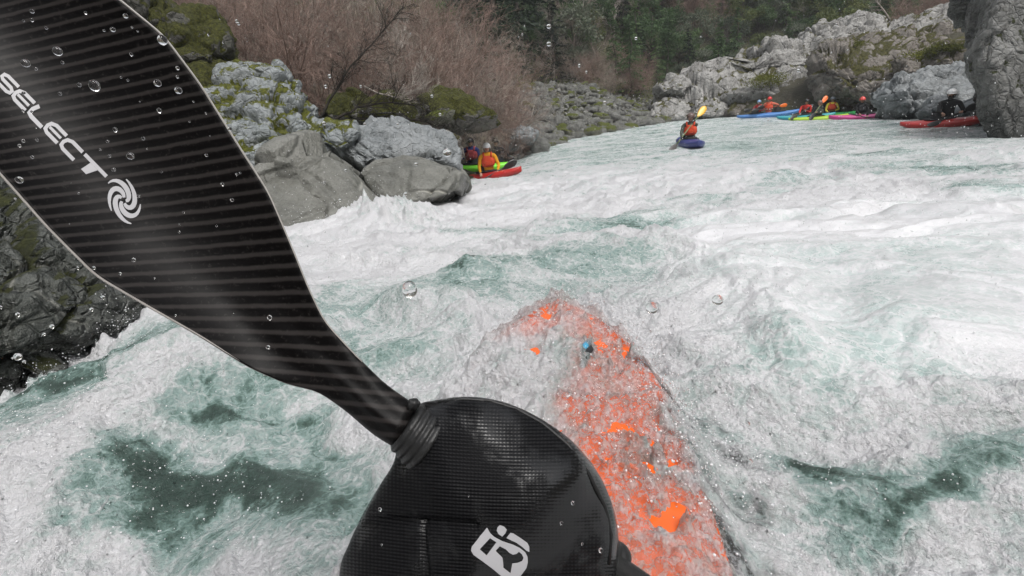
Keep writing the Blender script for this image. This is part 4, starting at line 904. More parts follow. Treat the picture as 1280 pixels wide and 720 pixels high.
def build_boats():
    m = {k: plastic(n, c, r) for k, n, c, r in [('dk', 'charcoal_plastic', (.03, .03, .035), .35), ('red', 'red_plastic', (.45, .028, .025), .3), ('blue', 'deep_blue_plastic', (.04, .05, .19), .35), ('raft', 'light_blue_skin', (.07, .20, .48), .4), ('turq', 'turquoise_plastic', (.04, .32, .38), .35),
        ('lime', 'lime_plastic', (.36, .54, .04), .35), ('green', 'green_plastic', (.05, .42, .12), .35), ('pink', 'pink_plastic', (.50, .05, .22), .3), ('lgreen', 'bright_green_plastic', (.20, .70, .04), .35)]}
    c = {k: simple(n, col, .8, .3, .25, 9, .004, 60) for k, n, col in [('black', 'black_fabric', (.012, .012, .013)), ('olive', 'olive_fabric', (.06, .068, .055)), ('yor', 'orange_yellow_fabric', (.66, .30, .015)), ('navy', 'navy_fabric', (.02, .03, .13)), ('redf', 'red_fabric', (.50, .035, .03)),
        ('maroon', 'maroon_fabric', (.25, .04, .045)), ('yel', 'yellow_fabric', (.68, .56, .06)), ('salmon', 'salmon_fabric', (.60, .16, .10)), ('vred', 'red_vest_fabric', (.58, .07, .03)), ('dgrey', 'dark_grey_fabric', (.05, .05, .055)), ('char', 'charcoal_fabric', (.025, .025, .028))]}
    h = {k: plastic(n, col, .25) for k, n, col in [('white', 'white_shell', (.72, .72, .72)), ('black', 'black_shell', (.015, .015, .017)), ('red', 'red_shell', (.6, .03, .03)), ('blue', 'grey_blue_shell', (.2, .32, .48)), ('grey', 'grey_shell', (.16, .18, .2)), ('pinkr', 'coral_shell', (.65, .08, .07)), ('brown', 'brown_shell', (.12, .08, .07))]}
    b = {k: plastic(n, col, .3) for k, n, col in [('yellow', 'yellow_blade', (.80, .42, .02)), ('orange', 'orange_blade', (.80, .16, .02)), ('black', 'black_blade', (.02, .02, .02)), ('shaft', 'carbon_shaft', (.02, .02, .022)), ('grn', 'olive_shaft', (.12, .16, .05)), ('grey', 'smoky_blade', (.06, .055, .05))]}
    def boat(px, py, d, yawdeg, name, label, hm, person, dk='char', roll=0, pitch=0, dz=0, lift=0, **kw):
        """px,py: pixel of the boat's waterline below the paddler, d: distance; yaw: 0 = bow away, 180 = bow to the camera"""
        w = P(px, py, d); loc = (float(w[0]), float(w[1]), float(w[2])+lift); yaw = R_(yawdeg)
        k = make_kayak(name, label, loc, yaw, m[hm], c[dk], roll=roll, pitch=pitch, **kw); LOC.append((loc[0], loc[1], 1.3, loc[2]+.02)); return loc, yaw
    def crew(loc, yaw, label, jk, gl, hl, vs, hw=None, hl_=None, seat=(0, -.14, .06), sw=None, **kw):
        sl = L2W(loc, yaw, seat) if sw is None else tuple(a+b for a, b in zip(loc, sw))
        hands = [W2L(sl, yaw, q) for q in hw] if hw is not None else hl_
        return make_person(sl, yaw, label, c[jk], c[gl] if gl else None, h[hl], c[vs] if vs else None, hands, **kw)
    def padl(A, B, t1, t2, label, bA, bB, sh='shaft', **kw):
        """A, B: (px,py,d) of the blade tips. returns world points of both hands"""
        a = P(*A); q = P(*B); make_paddle(a, q, label, b[sh], b[bA], b[bB], **kw); return [a+(q-a)*t1, a+(q-a)*t2]
    # helper: world hand points are ordered (person's left = local -x, right = local +x)
    # 1 orange paddler at left
    loc, yaw = boat(612, 224, 14.0, 236, 'kayak', 'red kayak nose up in the foam at the left bank, carrying the paddler in orange', 'red', 1, pitch=.10, Ln=2.2)
    yaw0 = R_(182)
    hd = padl((575, 240, 13.4), (646, 201, 13.7), .36, .66, 'black paddle held low across the paddler in orange', 'black', 'black', nA=(0, -.3, 1), nB=(0, -1, .0))
    crew(loc, yaw0, 'person in orange yellow jacket and white helmet in the red kayak at left', 'yor', None, 'white', 'vred', hw=[hd[1], hd[0]], seat=(0, 0, .10))
    # 2 blue jacket behind
    loc, yaw = boat(590, 214, 15.0, 80, 'kayak', 'bright green kayak half hidden behind the red one at the left bank', 'lgreen', 1, Ln=2.4)
    yaw0 = R_(175)
    hd = padl((567, 188, 14.9), (610, 222, 14.7), .35, .62, 'black paddle of the paddler in the navy jacket', 'black', 'black')
    crew(loc, yaw0, 'person in navy jacket and black helmet behind the bright green kayak at the left rocks', 'navy', None, 'black', 'maroon', hw=[hd[1], hd[0]], seat=(-.05, 0, .08))
    # 3 dark figure behind
    loc, yaw = boat(623, 212, 16.2, 10, 'kayak', 'dark kayak mostly hidden behind the paddler in orange', 'dk', 1, Ln=2.0)
    hd = padl((603, 205, 16.2), (643, 198, 16.1), .4, .62, 'black paddle of the dark figure behind the paddler in orange', 'black', 'black')
    crew(loc, R_(170), 'person in dark clothes and dark helmet just behind the paddler in orange', 'char', None, 'black', None, hw=[hd[1], hd[0]], seat=(0, 0, .1))
    # 4 middle paddler, yellow blade
    loc, yaw = boat(862, 182, 15.2, 172, 'kayak', 'deep blue kayak pointing at the camera in mid river, below the raised yellow blade', 'blue', 1, Ln=2.4, Wd=.66)
    hd = padl((836, 193, 14.6), (882, 133, 15.0), .34, .66, 'paddle with a bright yellow blade raised by the middle paddler', 'grey', 'yellow', 'grn', nA=(0, -1, .2), nB=(-.4, -1, .1))
    crew(loc, R_(160), 'person in olive jacket and red life vest in mid river, lifting a yellow paddle blade', 'olive', 'char', 'brown', 'vred', hw=[hd[1], hd[0]], seat=(0, -.0, .06), lean=(.0, .05))
    # 5 tandem blue
    w = P(960, 146, 25); loc = tuple(map(float, w)); yaw = R_(247); k = make_kayak('tandem_kayak', 'long light blue tandem kayak with upturned ends below the outcrop', loc, yaw, m['raft'], c['char'], Ln=2.9, Wd=.75, double=True, pitch=.03); LOC.append((loc[0], loc[1], 1.8, loc[2]+.02))
    hd = padl((930, 139, 24.6), (955, 133, 24.8), .4, .8, 'dark paddle of the paddler in the grey blue helmet', 'black', 'black', blade=.4)
    crew(loc, R_(155), 'person in maroon top and grey blue helmet in the light blue tandem kayak', 'maroon', None, 'blue', 'redf', hw=[hd[1], hd[0]], sw=(-.42, .20, .08), scale=.85, lean=(0, .12))
    hd = padl((940, 139, 24.7), (984, 131, 24.8), .4, .62, 'paddle with an orange blade beside the red helmeted tandem paddler', 'black', 'orange', nB=(0, -1, .1), blade=.42)
    crew(loc, R_(155), 'person in salmon jacket and red helmet in the light blue tandem kayak', 'salmon', None, 'red', 'vred', hw=[hd[1], hd[0]], sw=(.0, .0, .10), scale=.95)
    # 6 turquoise, red jacket
    loc, yaw = boat(1006, 149, 23.4, 236, 'kayak', 'turquoise kayak between the tandem kayak and the lime kayak', 'turq', 1, Ln=2.4)
    hd = padl((988, 149, 23.0), (1018, 131, 23.2), .36, .64, 'dark paddle held by the paddler in the red jacket', 'grey', 'black')
    crew(loc, R_(150), 'person in red jacket and black helmet in the turquoise kayak', 'redf', None, 'black', None, hw=[hd[1], hd[0]], seat=(0, -.1, .04), scale=.95)
    # 7 lime kayak, dark jacket, orange blade
    loc, yaw = boat(1022, 151, 22.8, 244, 'kayak', 'lime yellow kayak right of the turquoise one', 'lime', 1, Ln=2.4)
    hd = padl((1012, 150, 22.3), (1034, 120, 22.5), .34, .64, 'paddle with an orange red blade raised above the lime kayak', 'black', 'orange', 'grn', nB=(-.3, -1, .1))
    crew(loc, R_(150), 'person in dark olive jacket in the lime yellow kayak, behind a raised orange blade', 'char', None, 'brown', 'olive', hw=[hd[1], hd[0]], seat=(0, 0, .04), scale=.95, lean=(0, .08))
    # 8 green kayak, yellow jacket
    loc, yaw = boat(1038, 146, 23.8, 200, 'kayak', 'green kayak behind the lime kayak, carrying the paddler in yellow', 'green', 1, Ln=2.4)
    hd = padl((1026, 143, 23.4), (1052, 136, 23.6), .36, .64, 'paddle held low by the paddler in yellow', 'black', 'black', blade=.36)
    crew(loc, R_(153), 'person in yellow jacket, red life vest and grey helmet in the green kayak', 'yel', None, 'grey', 'vred', hw=[hd[1], hd[0]], seat=(0, 0, .06), scale=.95)
    # 9 pink
    loc, yaw = boat(1078, 149, 21, 66, 'kayak', 'pink kayak left of the fractured grey rock', 'pink', 1, Ln=2.5)
    hd = padl((1060, 142, 20.6), (1100, 150, 20.6), .4, .62, 'dark paddle resting across the pink kayak', 'black', 'black', nA=(0, -.3, 1), nB=(0, -.3, 1), blade=.4)
    crew(loc, R_(145), 'person in black jacket and coral red helmet in the pink kayak', 'black', None, 'pinkr', 'char', hw=[hd[1], hd[0]], seat=(.1, 0, .05), scale=.95)
    # 10 red kayak right
    loc, yaw = boat(1178, 158, 14, 226, 'kayak', 'bright red kayak in front of the cliff at far right', 'red', 1, Ln=1.95, roll=.04, pitch=.05)
    hd = padl((1160, 158, 13.3), (1222, 131, 13.5), .32, .66, 'black paddle slanting across the white helmeted paddler at far right', 'black', 'black', nA=(0, -.4, 1), nB=(0, -1, .5))
    crew(loc, R_(142), 'bearded person in black jacket and white helmet in the red kayak at far right', 'black', None, 'white', None, hw=[hd[1], hd[0]], seat=(-.05, 0, .05), beard=True, scale=1.05)
# ------------------------------------------------------------------ FOREGROUND: own kayak, paddle, mitt
def pip(x, y, poly):
    c = False; n = len(poly); j = n-1
    for i in range(n):
        xi, yi = poly[i]; xj, yj = poly[j]
        if (yi > y) != (yj > y) and x < (xj-xi)*(y-yi)/(yj-yi+1e-12)+xi: c = not c
        j = i
    return c
def decal(name, polys, holes, target_bvh, mat, parent, off=.0006, step=2.2, smooth=False):
    """flat print laid on a surface: polygons drawn in the photo's frame, laid onto the real surface and lifted a hair"""
    V = []; F_ = []
    for poly in polys:
        hs = [h_ for h_ in holes if pip(h_[0][0], h_[0][1], poly)]
        vs = []; es = []
        for lp in [poly]+hs:
            k0 = len(vs); fine = []
            for i in range(len(lp)):
                a = np.array(lp[i], float); b = np.array(lp[(i+1) % len(lp)], float); n = max(1, int(np.linalg.norm(b-a)/step))
                for t in range(n): fine.append(tuple(a+(b-a)*t/n))
            vs += fine; m = len(fine); es += [(k0+i, k0+(i+1) % m) for i in range(m)]
        xs = [p[0] for p in poly]; ys = [p[1] for p in poly]
        gx = min(xs)+step
        while gx < max(xs):
            gy = min(ys)+step
            while gy < max(ys):
                if pip(gx, gy, poly) and not any(pip(gx, gy, h_) for h_ in hs): vs.append((gx, gy))
                gy += step
            gx += step
        vo, eo, fo, _, _, _ = geometry.delaunay_2d_cdt([Vector(v) for v in vs], es, [], 0, 1e-5)
        k = len(V); good = {}
        pos = []
        for v in vo:
            d = Vector(ray(v.x, v.y)).normalized(); h_ = target_bvh.ray_cast(Vector(CAM), d)
            if h_[0] is None: pos.append(None)
            else:
                nn = h_[1] if h_[1].dot(d) < 0 else -h_[1]; pos.append(tuple(h_[0]+nn*off))
        idx = {}
        for f in fo:
            cx = sum(vo[i].x for i in f)/len(f); cy = sum(vo[i].y for i in f)/len(f)
            if not pip(cx, cy, poly) or any(pip(cx, cy, h_) for h_ in hs) or any(pos[i] is None for i in f): continue
            g = []
            for i in f:
                if i not in idx: idx[i] = len(V); V.append(pos[i])
                g.append(idx[i])
            F_.append(g)
    pv = np.array(parent.matrix_world.translation) if parent else np.zeros(3)
    return mesh_np(name, np.array(V)-np.array(parent.location), F_, mat, smooth, parent)
def stroke(pts, w, close=False):
    """outline polygon of a thick polyline (pixels)"""
    Lf, Rt = [], []; n = len(pts); ws = w if isinstance(w, (list, tuple)) else [w]*n
    for i, (p, ww) in enumerate(zip(pts, ws)):
        a = np.array(pts[max(i-1, 0)], float); b = np.array(pts[min(i+1, n-1)], float); d = (b-a)/np.linalg.norm(b-a)
        if 0 < i < n-1:
            d1 = np.array(p)-a; d1 = d1/np.linalg.norm(d1); d2 = b-np.array(p); d2 = d2/np.linalg.norm(d2); ww = ww/max(.5, math.sqrt((1+d1@d2)/2))
        nn = np.array([-d[1], d[0]])*ww/2; Lf.append(tuple(np.array(p)+nn)); Rt.append(tuple(np.array(p)-nn))
    return Lf+Rt[::-1]
def carbon_mat():
    m, nt = new_mat('carbon_laminate'); uv = N(nt, 'ShaderNodeUVMap', _uv_map='ply').outputs[0]
    sep = N(nt, 'ShaderNodeSeparateXYZ'); L(nt, uv, sep.inputs[0]); g = N(nt, 'ShaderNodeTexCoord').outputs['Object']
    n = noise(nt, g, 60, 3, .6); v = mathn(nt, 'ADD', sep.outputs['Y'], mathn(nt, 'MULTIPLY', mathn(nt, 'SUBTRACT', n, .5), .22))
    s = mathn(nt, 'ADD', mathn(nt, 'MULTIPLY', mathn(nt, 'SINE', mathn(nt, 'MULTIPLY', v, 6.2832)), .5), .5)
    tw = mathn(nt, 'SINE', mathn(nt, 'MULTIPLY', mathn(nt, 'ADD', sep.outputs['X'], mathn(nt, 'MULTIPLY', sep.outputs['Y'], .5)), 50))
    wide = noise(nt, g, 5, 2, .5)
    s2 = smooth01(nt, s, .48, 1.0)
    col = mixc(nt, s2, (.0025, .0022, .0022), (.026, .023, .022))
    col = mixc(nt, mathn(nt, 'MULTIPLY', smooth01(nt, noise(nt, g, 260, 2), .55, .8), .4), col, (.045, .04, .038))
    hh = mathn(nt, 'ADD', mathn(nt, 'MULTIPLY', s, .6), mathn(nt, 'MULTIPLY', tw, .12))
    rg = mathn(nt, 'ADD', mathn(nt, 'MULTIPLY', noise(nt, g, 25, 4, .6), .22), .30)
    b = principled(nt, col, rg, bump(nt, hh, .3, .0005), .11); outm(nt, b.outputs[0]); return m
def weave_mat():
    m, nt = new_mat('coated_black_weave'); uv = N(nt, 'ShaderNodeUVMap', _uv_map='ply').outputs[0]; g = N(nt, 'ShaderNodeTexCoord').outputs['Object']
    sep = N(nt, 'ShaderNodeSeparateXYZ'); L(nt, uv, sep.inputs[0])
    sy = mathn(nt, 'ADD', mathn(nt, 'MULTIPLY', mathn(nt, 'SINE', mathn(nt, 'MULTIPLY', sep.outputs['Y'], 6.2832)), .5), .5)
    sx = mathn(nt, 'ADD', mathn(nt, 'MULTIPLY', mathn(nt, 'SINE', mathn(nt, 'MULTIPLY', sep.outputs['X'], 6.2832)), .5), .5)
    t = mathn(nt, 'MULTIPLY', sy, mathn(nt, 'ADD', mathn(nt, 'MULTIPLY', sx, .5), .5)); big = noise(nt, g, 9, 4, .6, .3)
    wetf = smooth01(nt, big, .46, .60)
    col = mixc(nt, t, (.003, .003, .0035), (.016, .016, .017)); col = mixc(nt, mathn(nt, 'MULTIPLY', wetf, .5), col, (.006, .006, .006))
    hh = mathn(nt, 'ADD', mathn(nt, 'MULTIPLY', t, .9), mathn(nt, 'MULTIPLY', big, 1.2))
    rg = mathn(nt, 'SUBTRACT', .34, mathn(nt, 'MULTIPLY', wetf, .16))
    hh = mathn(nt, 'ADD', mathn(nt, 'MULTIPLY', mathn(nt, 'MULTIPLY', t, .9), mathn(nt, 'SUBTRACT', 1, mathn(nt, 'MULTIPLY', wetf, .85))), mathn(nt, 'MULTIPLY', big, 1.2))
    sp_ = mathn(nt, 'ADD', mathn(nt, 'MULTIPLY', wetf, .42), .05)
    b = principled(nt, col, rg, bump(nt, hh, .6, .0012), sp_); outm(nt, b.outputs[0]); return m
def set_uv(o, fn):
    me = o.data; uv = me.uv_layers.new(name='ply'); V = np.empty(len(me.vertices)*3, np.float32); me.vertices.foreach_get('co', V); V = V.reshape(-1, 3)+np.array(o.location if o.parent is None else o.parent.location)
    rel = V-CAM; dz = rel@CF; px = 640+F*(rel@CR)/dz; py = 360-F*(rel@CU)/dz
    U = fn(px, py, V); li = np.empty(len(me.loops), np.int32); me.loops.foreach_get('vertex_index', li)
    uv.data.foreach_set('uv', U[li].astype(np.float32).ravel())
def build_fore():
    # ---- paddle
    carb = carbon_mat(); blackr = simple('black_rubber', (.012, .012, .012), .45, .4, .2, 20, .001, 200); edge = simple('clear_resin_edge', (.30, .28, .26), .35, .5); white = simple('silver_white_print', (.40, .395, .41), .45, .4, .06, 40)
    D0, D1 = .53, .43
    Rt = [(520, 508), (480, 480), (440, 440), (405, 402), (385, 360), (365, 310), (335, 240), (300, 185), (250, 105), (205, 45), (150, 0), (80, -55), (0, -100), (-80, -125), (-150, -120)]
    Lt = [(497, 560), (470, 545), (432, 512), (398, 488), (360, 480), (310, 458), (250, 420), (180, 380), (120, 345), (60, 285), (0, 217), (-70, 140), (-130, 55), (-165, -20), (-175, -80)]
    ns = 90; nt_ = 40
    def res(pl, n):
        p = np.array(pl, float); d = np.r_[0, np.cumsum(np.hypot(*np.diff(p, axis=0).T))]; d /= d[-1]; t = np.linspace(0, 1, n)
        # smooth by Catmull-like cubic through numpy: repeated averaging of dense linear samples
        x = np.interp(np.linspace(0, 1, n*4), d, p[:, 0]); y = np.interp(np.linspace(0, 1, n*4), d, p[:, 1])
        for _ in range(28): x[1:-1] = (x[:-2]+x[2:]+2*x[1:-1])/4; y[1:-1] = (y[:-2]+y[2:]+2*y[1:-1])/4
        return np.stack([np.interp(t, np.linspace(0, 1, n*4), x), np.interp(t, np.linspace(0, 1, n*4), y)], 1)
    A = res(Rt, ns); B = res(Lt, ns); V = []; pxy = []
    root_p = P(508, 535, D0); root = empty('kayak_paddle', [float(v) for v in root_p]); tag(root, 'large black carbon paddle close to the camera with SELECT printed on its blade', 'paddle')
    for side in (0, 1):
        for i in range(ns):
            s = i/(ns-1); d = D0+(D1-D0)*sm(0, 1, s)
            for j in range(nt_):
                u = j/(nt_-1); x = B[i, 0]*(1-u)+A[i, 0]*u; y = B[i, 1]*(1-u)+A[i, 1]*u
                cup = .030*(1-(2*u-1)**2)*sm(0, .35, s)*1.0; tilt = (u-.5)*.05*sm(.1, .5, s)
                spine = .005*math.exp(-((u-.5)/.16)**2)*(1-sm(.05, .5, s)); th = (.014*(1-s)**3+.0016)*(1-(2*u-1)**4*.8)+spine
                V.append(P(x, y, d+cup+tilt)-CF*th*(1 if side == 0 else -1))
    V = np.array(V); Fc = []
    for side in (0, 1):
        o_ = side*ns*nt_
        for i in range(ns-1):
            for j in range(nt_-1):
                q = [o_+i*nt_+j, o_+i*nt_+j+1, o_+(i+1)*nt_+j+1, o_+(i+1)*nt_+j]; Fc.append(q if side == 0 else q[::-1])
    n0 = ns*nt_
    for i in range(ns-1):
        for j in (0, nt_-1):
            a = i*nt_+j; q = [a, a+nt_, a+nt_+n0, a+n0]; Fc.append(q if j == 0 else q[::-1])
    for j in range(nt_-1):
        for i in (0, ns-1):
            a = i*nt_+j; Fc.append([a, a+n0, a+1+n0, a+1])
    blade = mesh_np('blade', V-root_p, Fc, carb, True, root)
    bvh = BVHTree.FromPolygons([Vector(v) for v in V], Fc)
    def uvf(px, py, V_):
        th = np.interp(py, [-120, 0, 200, 330, 450, 560], [-.30, -.27, -.17, -.06, .06, .12])
        v = (py-(px-230)*np.tan(th)*1.0)/14.6; return np.stack([px/14.6, v], 1)
    set_uv(blade, uvf)
    # thin resin edge
    for pl, nm in ((A, 'right'), (B, 'left')):
        k = nt_-1 if nm == 'right' else 0
        pts = np.array([(V[i*nt_+k]+V[n0+i*nt_+k])/2 for i in range(8, ns)])-root_p
        v_, f_ = tube_np(pts, .0011, 6); mesh_np('blade_edge', v_, f_, edge, True, root)
    # shaft through the mitt, on to the lower right
    s0 = P(512, 536, D0+.004)-root_p; s1 = P(815, 742, D0+.04)-root_p; dv = (s1-s0)/np.linalg.norm(s1-s0)
    v_, f_ = tube_np([s0-dv*.012, s0, s1, s1+dv*.5], [.0145, .0155, .0155, .0155], 20); mesh_np('shaft', v_, f_, blackr, True, root)
    # lettering
    e = np.array([.70, .714]); dn = np.array([-.714, .70])*1.0; O = np.array([107.0, 191.0]); Hh = 18.5; sl = -.12
    def LP(a, b, k): # a along text, b down from the top line, k letter index offset
        q = O+e*(a-28.5*k)+dn*b+e*(b*sl); return tuple(q)
    polys = []
    def st(pts, k, w=4.6): polys.append(stroke([LP(a, b, k) for a, b in pts], w))
    T = 0
    st([(1, 2.2), (40, 2.2)], 0, 4.6); polys.append([LP(14, 4.6, 0), LP(27, 4.6, 0), LP(22, 18.5, 0), LP(13, 18.5, 0)])
    # C
    st([(26, 2.2), (8, 2.2), (2.2, 5), (.8, 10), (2.2, 15), (7, 17), (27, 17)], 1)
    # E
    st([(26, 2.2), (8, 2.2), (2.2, 5), (.8, 10), (2.2, 15), (7, 17), (26, 17)], 2); st([(4, 9.6), (24, 9.6)], 2, 3.6)
    # L
    polys.append([LP(3, -1, 3), LP(9, 0, 3), LP(7.5, 14, 3), LP(9, 15, 3), LP(26, 15, 3), LP(26, 19.4, 3), LP(4, 19.4, 3), LP(.5, 15, 3), LP(-1.5, 8, 3)]) if False else st([(4, .5), (1.6, 9), (3, 15.5), (8, 17), (27, 17)], 3, 5.2)
    st([(26, 2.2), (8, 2.2), (2.2, 5), (.8, 10), (2.2, 15), (7, 17), (26, 17)], 4); st([(4, 9.6), (24, 9.6)], 4, 3.6)
    st([(26, 2.2), (7, 2.2), (2.4, 4.2), (2.4, 8), (6, 9.8), (21, 9.8), (25, 12), (25, 15.4), (21, 17.2), (1, 17.2)], 5, 4.2)
    decal('lettering', polys, [], bvh, white, root, off=.0007)
    # swirl emblem: five curved arms inside an ellipse
    polys = []; cx, cy = 154.5, 250.5
    def el(r, a):
        x = r*19.5*math.cos(a); y = r*31*math.sin(a); t = R_(-22); return (cx+x*math.cos(t)-y*math.sin(t), cy+x*math.sin(t)+y*math.cos(t))
    for k in range(5):
        a0 = k*2*math.pi/5+.5; pts = []; ws = []
        for i in range(15):
            t = i/14; pts.append(el(.13+.87*t**.8, a0-2.6*t)); ws.append(1.2+5.0*math.sin(math.pi*min(1, .12+t*.88))**.8)
        polys.append(stroke(pts, ws))
    decal('swirl_emblem', polys, [], bvh, white, root, off=.0007, step=1.6)
    # scuff of wet glare on the neck
    # ---- mitt (pogie)
    wv = weave_mat()
    out = [(522, 508), (545, 500), (575, 496), (610, 498), (645, 508), (682, 527), (719, 555), (748, 592), (766, 632), (773, 668), (772, 705), (768, 760), (745, 860), (715, 980), (640, 1060), (540, 1060), (450, 960), (424, 830), (424, 720), (436, 680), (455, 640), (475, 606), (492, 578), (500, 545)]
    def catmull(p, n=8):
        q = []; m = len(p)
        for i in range(m):
            a, b, c, d = (np.array(p[(i+j) % m], float) for j in (-1, 0, 1, 2))
            for k in range(n):
                t = k/n; q.append(tuple(.5*(2*b+(c-a)*t+(2*a-5*b+4*c-d)*t*t+(3*b-a-3*c+d)*t**3)))
        return q
    out = catmull(out); cxy = (610, 720); V, Fc = ico(7); a, b, w_ = V[:, 0], V[:, 1], V[:, 2]; rho = np.hypot(a, b); th = np.arctan2(b, a)
    ro = rad_outline([(p[0]-cxy[0], cxy[1]-p[1]) for p in out], th)
    # soften outline corners
    px = cxy[0]+rho**.93*ro*np.cos(th); py = cxy[1]-rho**.93*ro*np.sin(th); d = .56-.0*(py-720)/300
    dep = d+.10*np.clip((620-py)/F, -1, .4)*0+.06*(py < 0)
    Wp = CAM[None]+dep[:, None]*(CR[None]*((px-640)/F)[:, None]+CU[None]*((360-py)/F)[:, None]+CF[None])
    bul = np.sign(w_)*np.abs(w_)**.9*.085
    dep = dep-bul; Wp = CAM[None]+dep[:, None]*(CR[None]*((px-640)/F)[:, None]+CU[None]*((360-py)/F)[:, None]+CF[None])
    fold = .006*np.sin((px*.5+py)/34.0+2*vn3(Wp*7, 3))*np.exp(-((py-600)/60)**2)+.010*vn3(Wp*6, 5)+.005*vn3(Wp*14, 6)
    crease = -.006*np.exp(-((py-652-(px-520)*.05)/6)**2)*(px < 600)-.005*np.exp(-((px-528-(py-650)*.1)/4)**2)*(py > 650)
    nn = vnormals(Wp, Fc); 
    if ((nn*(Wp-Wp.mean(0))).sum(1).mean()) < 0: nn = -nn; Fc = Fc[:, ::-1]
    Wp = Wp+nn*((fold+crease)*sm(.05, .6, w_))[:, None]
    ml = P(600, 640, .56); pog = empty('paddle_mitt', [float(v) for v in ml]); tag(pog, 'glossy black fabric mitt over the paddle shaft with a small white logo', 'mitt')
    ms = mesh_np('shell', Wp-ml, Fc, wv, True, pog)
    set_uv(ms, lambda px, py, V_: np.stack([px/4.6, (py-.05*(px-600)+.00035*(px-600)**2)/4.4], 1))
    bv = BVHTree.FromPolygons([Vector(v) for v in Wp], Fc.tolist())
    # seam piping along the right edge
    sp = []
    for q in [(548, 503), (580, 499), (612, 501), (645, 511), (678, 529), (710, 556), (736, 592), (756, 632), (764, 668), (761, 705)]:
        v = Vector(ray(*q)).normalized(); h_ = bv.ray_cast(Vector(CAM), v)
        if h_[0] is not None: sp.append(np.array(h_[0])-ml)
    v_, f_ = tube_np(sp, .0022, 8); mesh_np('seam_piping', v_, f_, blackr, True, pog)
    # neoprene collar round the shaft
    def rings(c0, c1, r0, r1, n):
        pts, rr = [], []
        for i in range(n*6+1):
            t = i/(n*6); pts.append(c0+(c1-c0)*t); rr.append(r0+(r1-r0)*t+.0022*abs(math.sin(math.pi*t*n)))
        return tube_np(pts, rr, 28)
    c0 = s0+root_p-dv*.006; c1 = s0+root_p+dv*.026
    v_, f_ = rings(c0-ml, c1-ml, .0255, .034, 4); mesh_np('collar', v_, f_, blackr, True, pog)
    kb = MB(); S2, F2 = ico(3)
    kk = P(517, 505, D0-.01)-ml; kb.add(S2*np.array([.007, .006, .006])*(1+.25*vn3(S2*3, 2)[:, None])+kk, F2)
    kb.build('cord_toggle', [blackr], pog)
    # second collar where the shaft leaves at lower right
    c2 = P(774, 703, D0+.05); v_, f_ = rings(c2-dv*.03-ml, c2+dv*.004-ml, .022, .017, 2); mesh_np('collar', v_, f_, blackr, True, pog)
    Z = lambda l: [(570+x/9.0, 640+y/9.0) for x, y in l]
    body = Z([(350, 170), (180, 385), (172, 430), (195, 475), (300, 550), (420, 640), (510, 716), (575, 752), (650, 755), (720, 720), (790, 625), (806, 560), (803, 500), (775, 445), (715, 398), (640, 362), (520, 322), (430, 275), (385, 232)])
    h1 = Z([(383, 290), (455, 335), (345, 482), (268, 415)]); h2 = Z([(492, 380), (560, 415), (600, 455), (640, 475), (680, 465), (705, 442), (740, 470), (757, 510), (742, 545), (690, 565), (632, 572), (625, 610), (612, 682), (532, 620), (530, 570), (522, 510), (500, 485), (445, 432)])
    dot = Z([(495, 143), (540, 158), (572, 195), (555, 235), (520, 272), (480, 245), (458, 205), (468, 165)]); bar = Z([(612, 228), (645, 236), (720, 285), (800, 342), (822, 385), (822, 445), (790, 430), (740, 385), (680, 342), (566, 288)])
    decal('white_logo', [body, dot, bar], [h1, h2], bv, white, pog, off=.0009, step=2.0)
    # ---- own kayak
    om = simple('orange_plastic', (.76, .12, .014), .2, .5, .06, 4)
    dk = simple('black_neoprene', (.02, .02, .022), .5, .4, .2, 20, .002, 90); bl = simple('blue_webbing', (.05, .30, .48), .5)
    root = empty('kayak', (KX, KY, KZ), (0, 0, KYAW)); tag(root, 'orange kayak in the foreground with its bow buried in white water', 'kayak')
    nst, nsx = 60, 40; Vh = []
    for i in range(nst+1):
        l = -math.cos(math.pi*i/nst)*KL/2*.9999; t = abs(l)/(KL/2); hw = KW/2*max(1-t**3.4, 1e-5)**.55
        for k in range(nsx):
            aa = 2*math.pi*k/nsx; c_, s_ = math.cos(aa), math.sin(aa); q = math.copysign(abs(c_)**.75, c_)
            if s_ >= 0: z = float(deck_height(np.array([q*hw]), np.array([l]))[0])-KZ
            else: z0 = float(deck_height(np.array([hw]), np.array([l]))[0])-KZ; z = z0-(z0+.13-.2*t**2.2)*abs(s_)**.7
            Vh.append((q*hw, l, z))
    Fh = [[i*nsx+k, i*nsx+(k+1) % nsx, (i+1)*nsx+(k+1) % nsx, (i+1)*nsx+k] for i in range(nst) for k in range(nsx)]
    Fh += [list(range(nsx))[::-1], [nst*nsx+k for k in range(nsx)]]
    mesh_np('hull', Vh, Fh, om, True, root)
    v_, f_ = ring(0, -.42, .225, .25, .42, .016, 40); mesh_np('cockpit_rim', v_, f_, dk, True, root)
    S, F_ = ico(4); q = S.copy(); q[:, 2] = np.maximum(q[:, 2], -.1); mesh_np('spray_deck', q*np.array([.245, .41, .05])+np.array([0, -.42, .225]), F_, dk, True, root)
    # grab handle on the fore deck with blue webbing
    c = P(735, 452, 1.0); v = ray(735, 452); tt = (.905-CAM[2])/v[2]; w = CAM+v*tt; ka, kl = kayak_uv(w[0], w[1])
    hz = float(deck_height(np.array([ka]), np.array([kl]))[0])-KZ
    v_, f_ = tube_np([(ka-.02, kl-.05, hz-.01), (ka-.01, kl-.035, hz+.02), (ka, kl+.0, hz+.026), (ka+.01, kl+.035, hz+.02), (ka+.015, kl+.05, hz-.01)], .011, 8); mesh_np('grab_handle', v_, f_, dk, True, root)
    v_, f_ = tube_np([(ka-.012, kl+.01, hz+.026), (ka-.006, kl+.04, hz+.03), (ka+.002, kl+.065, hz+.022)], .011, 8); mesh_np('handle_webbing', v_, f_, bl, True, root)
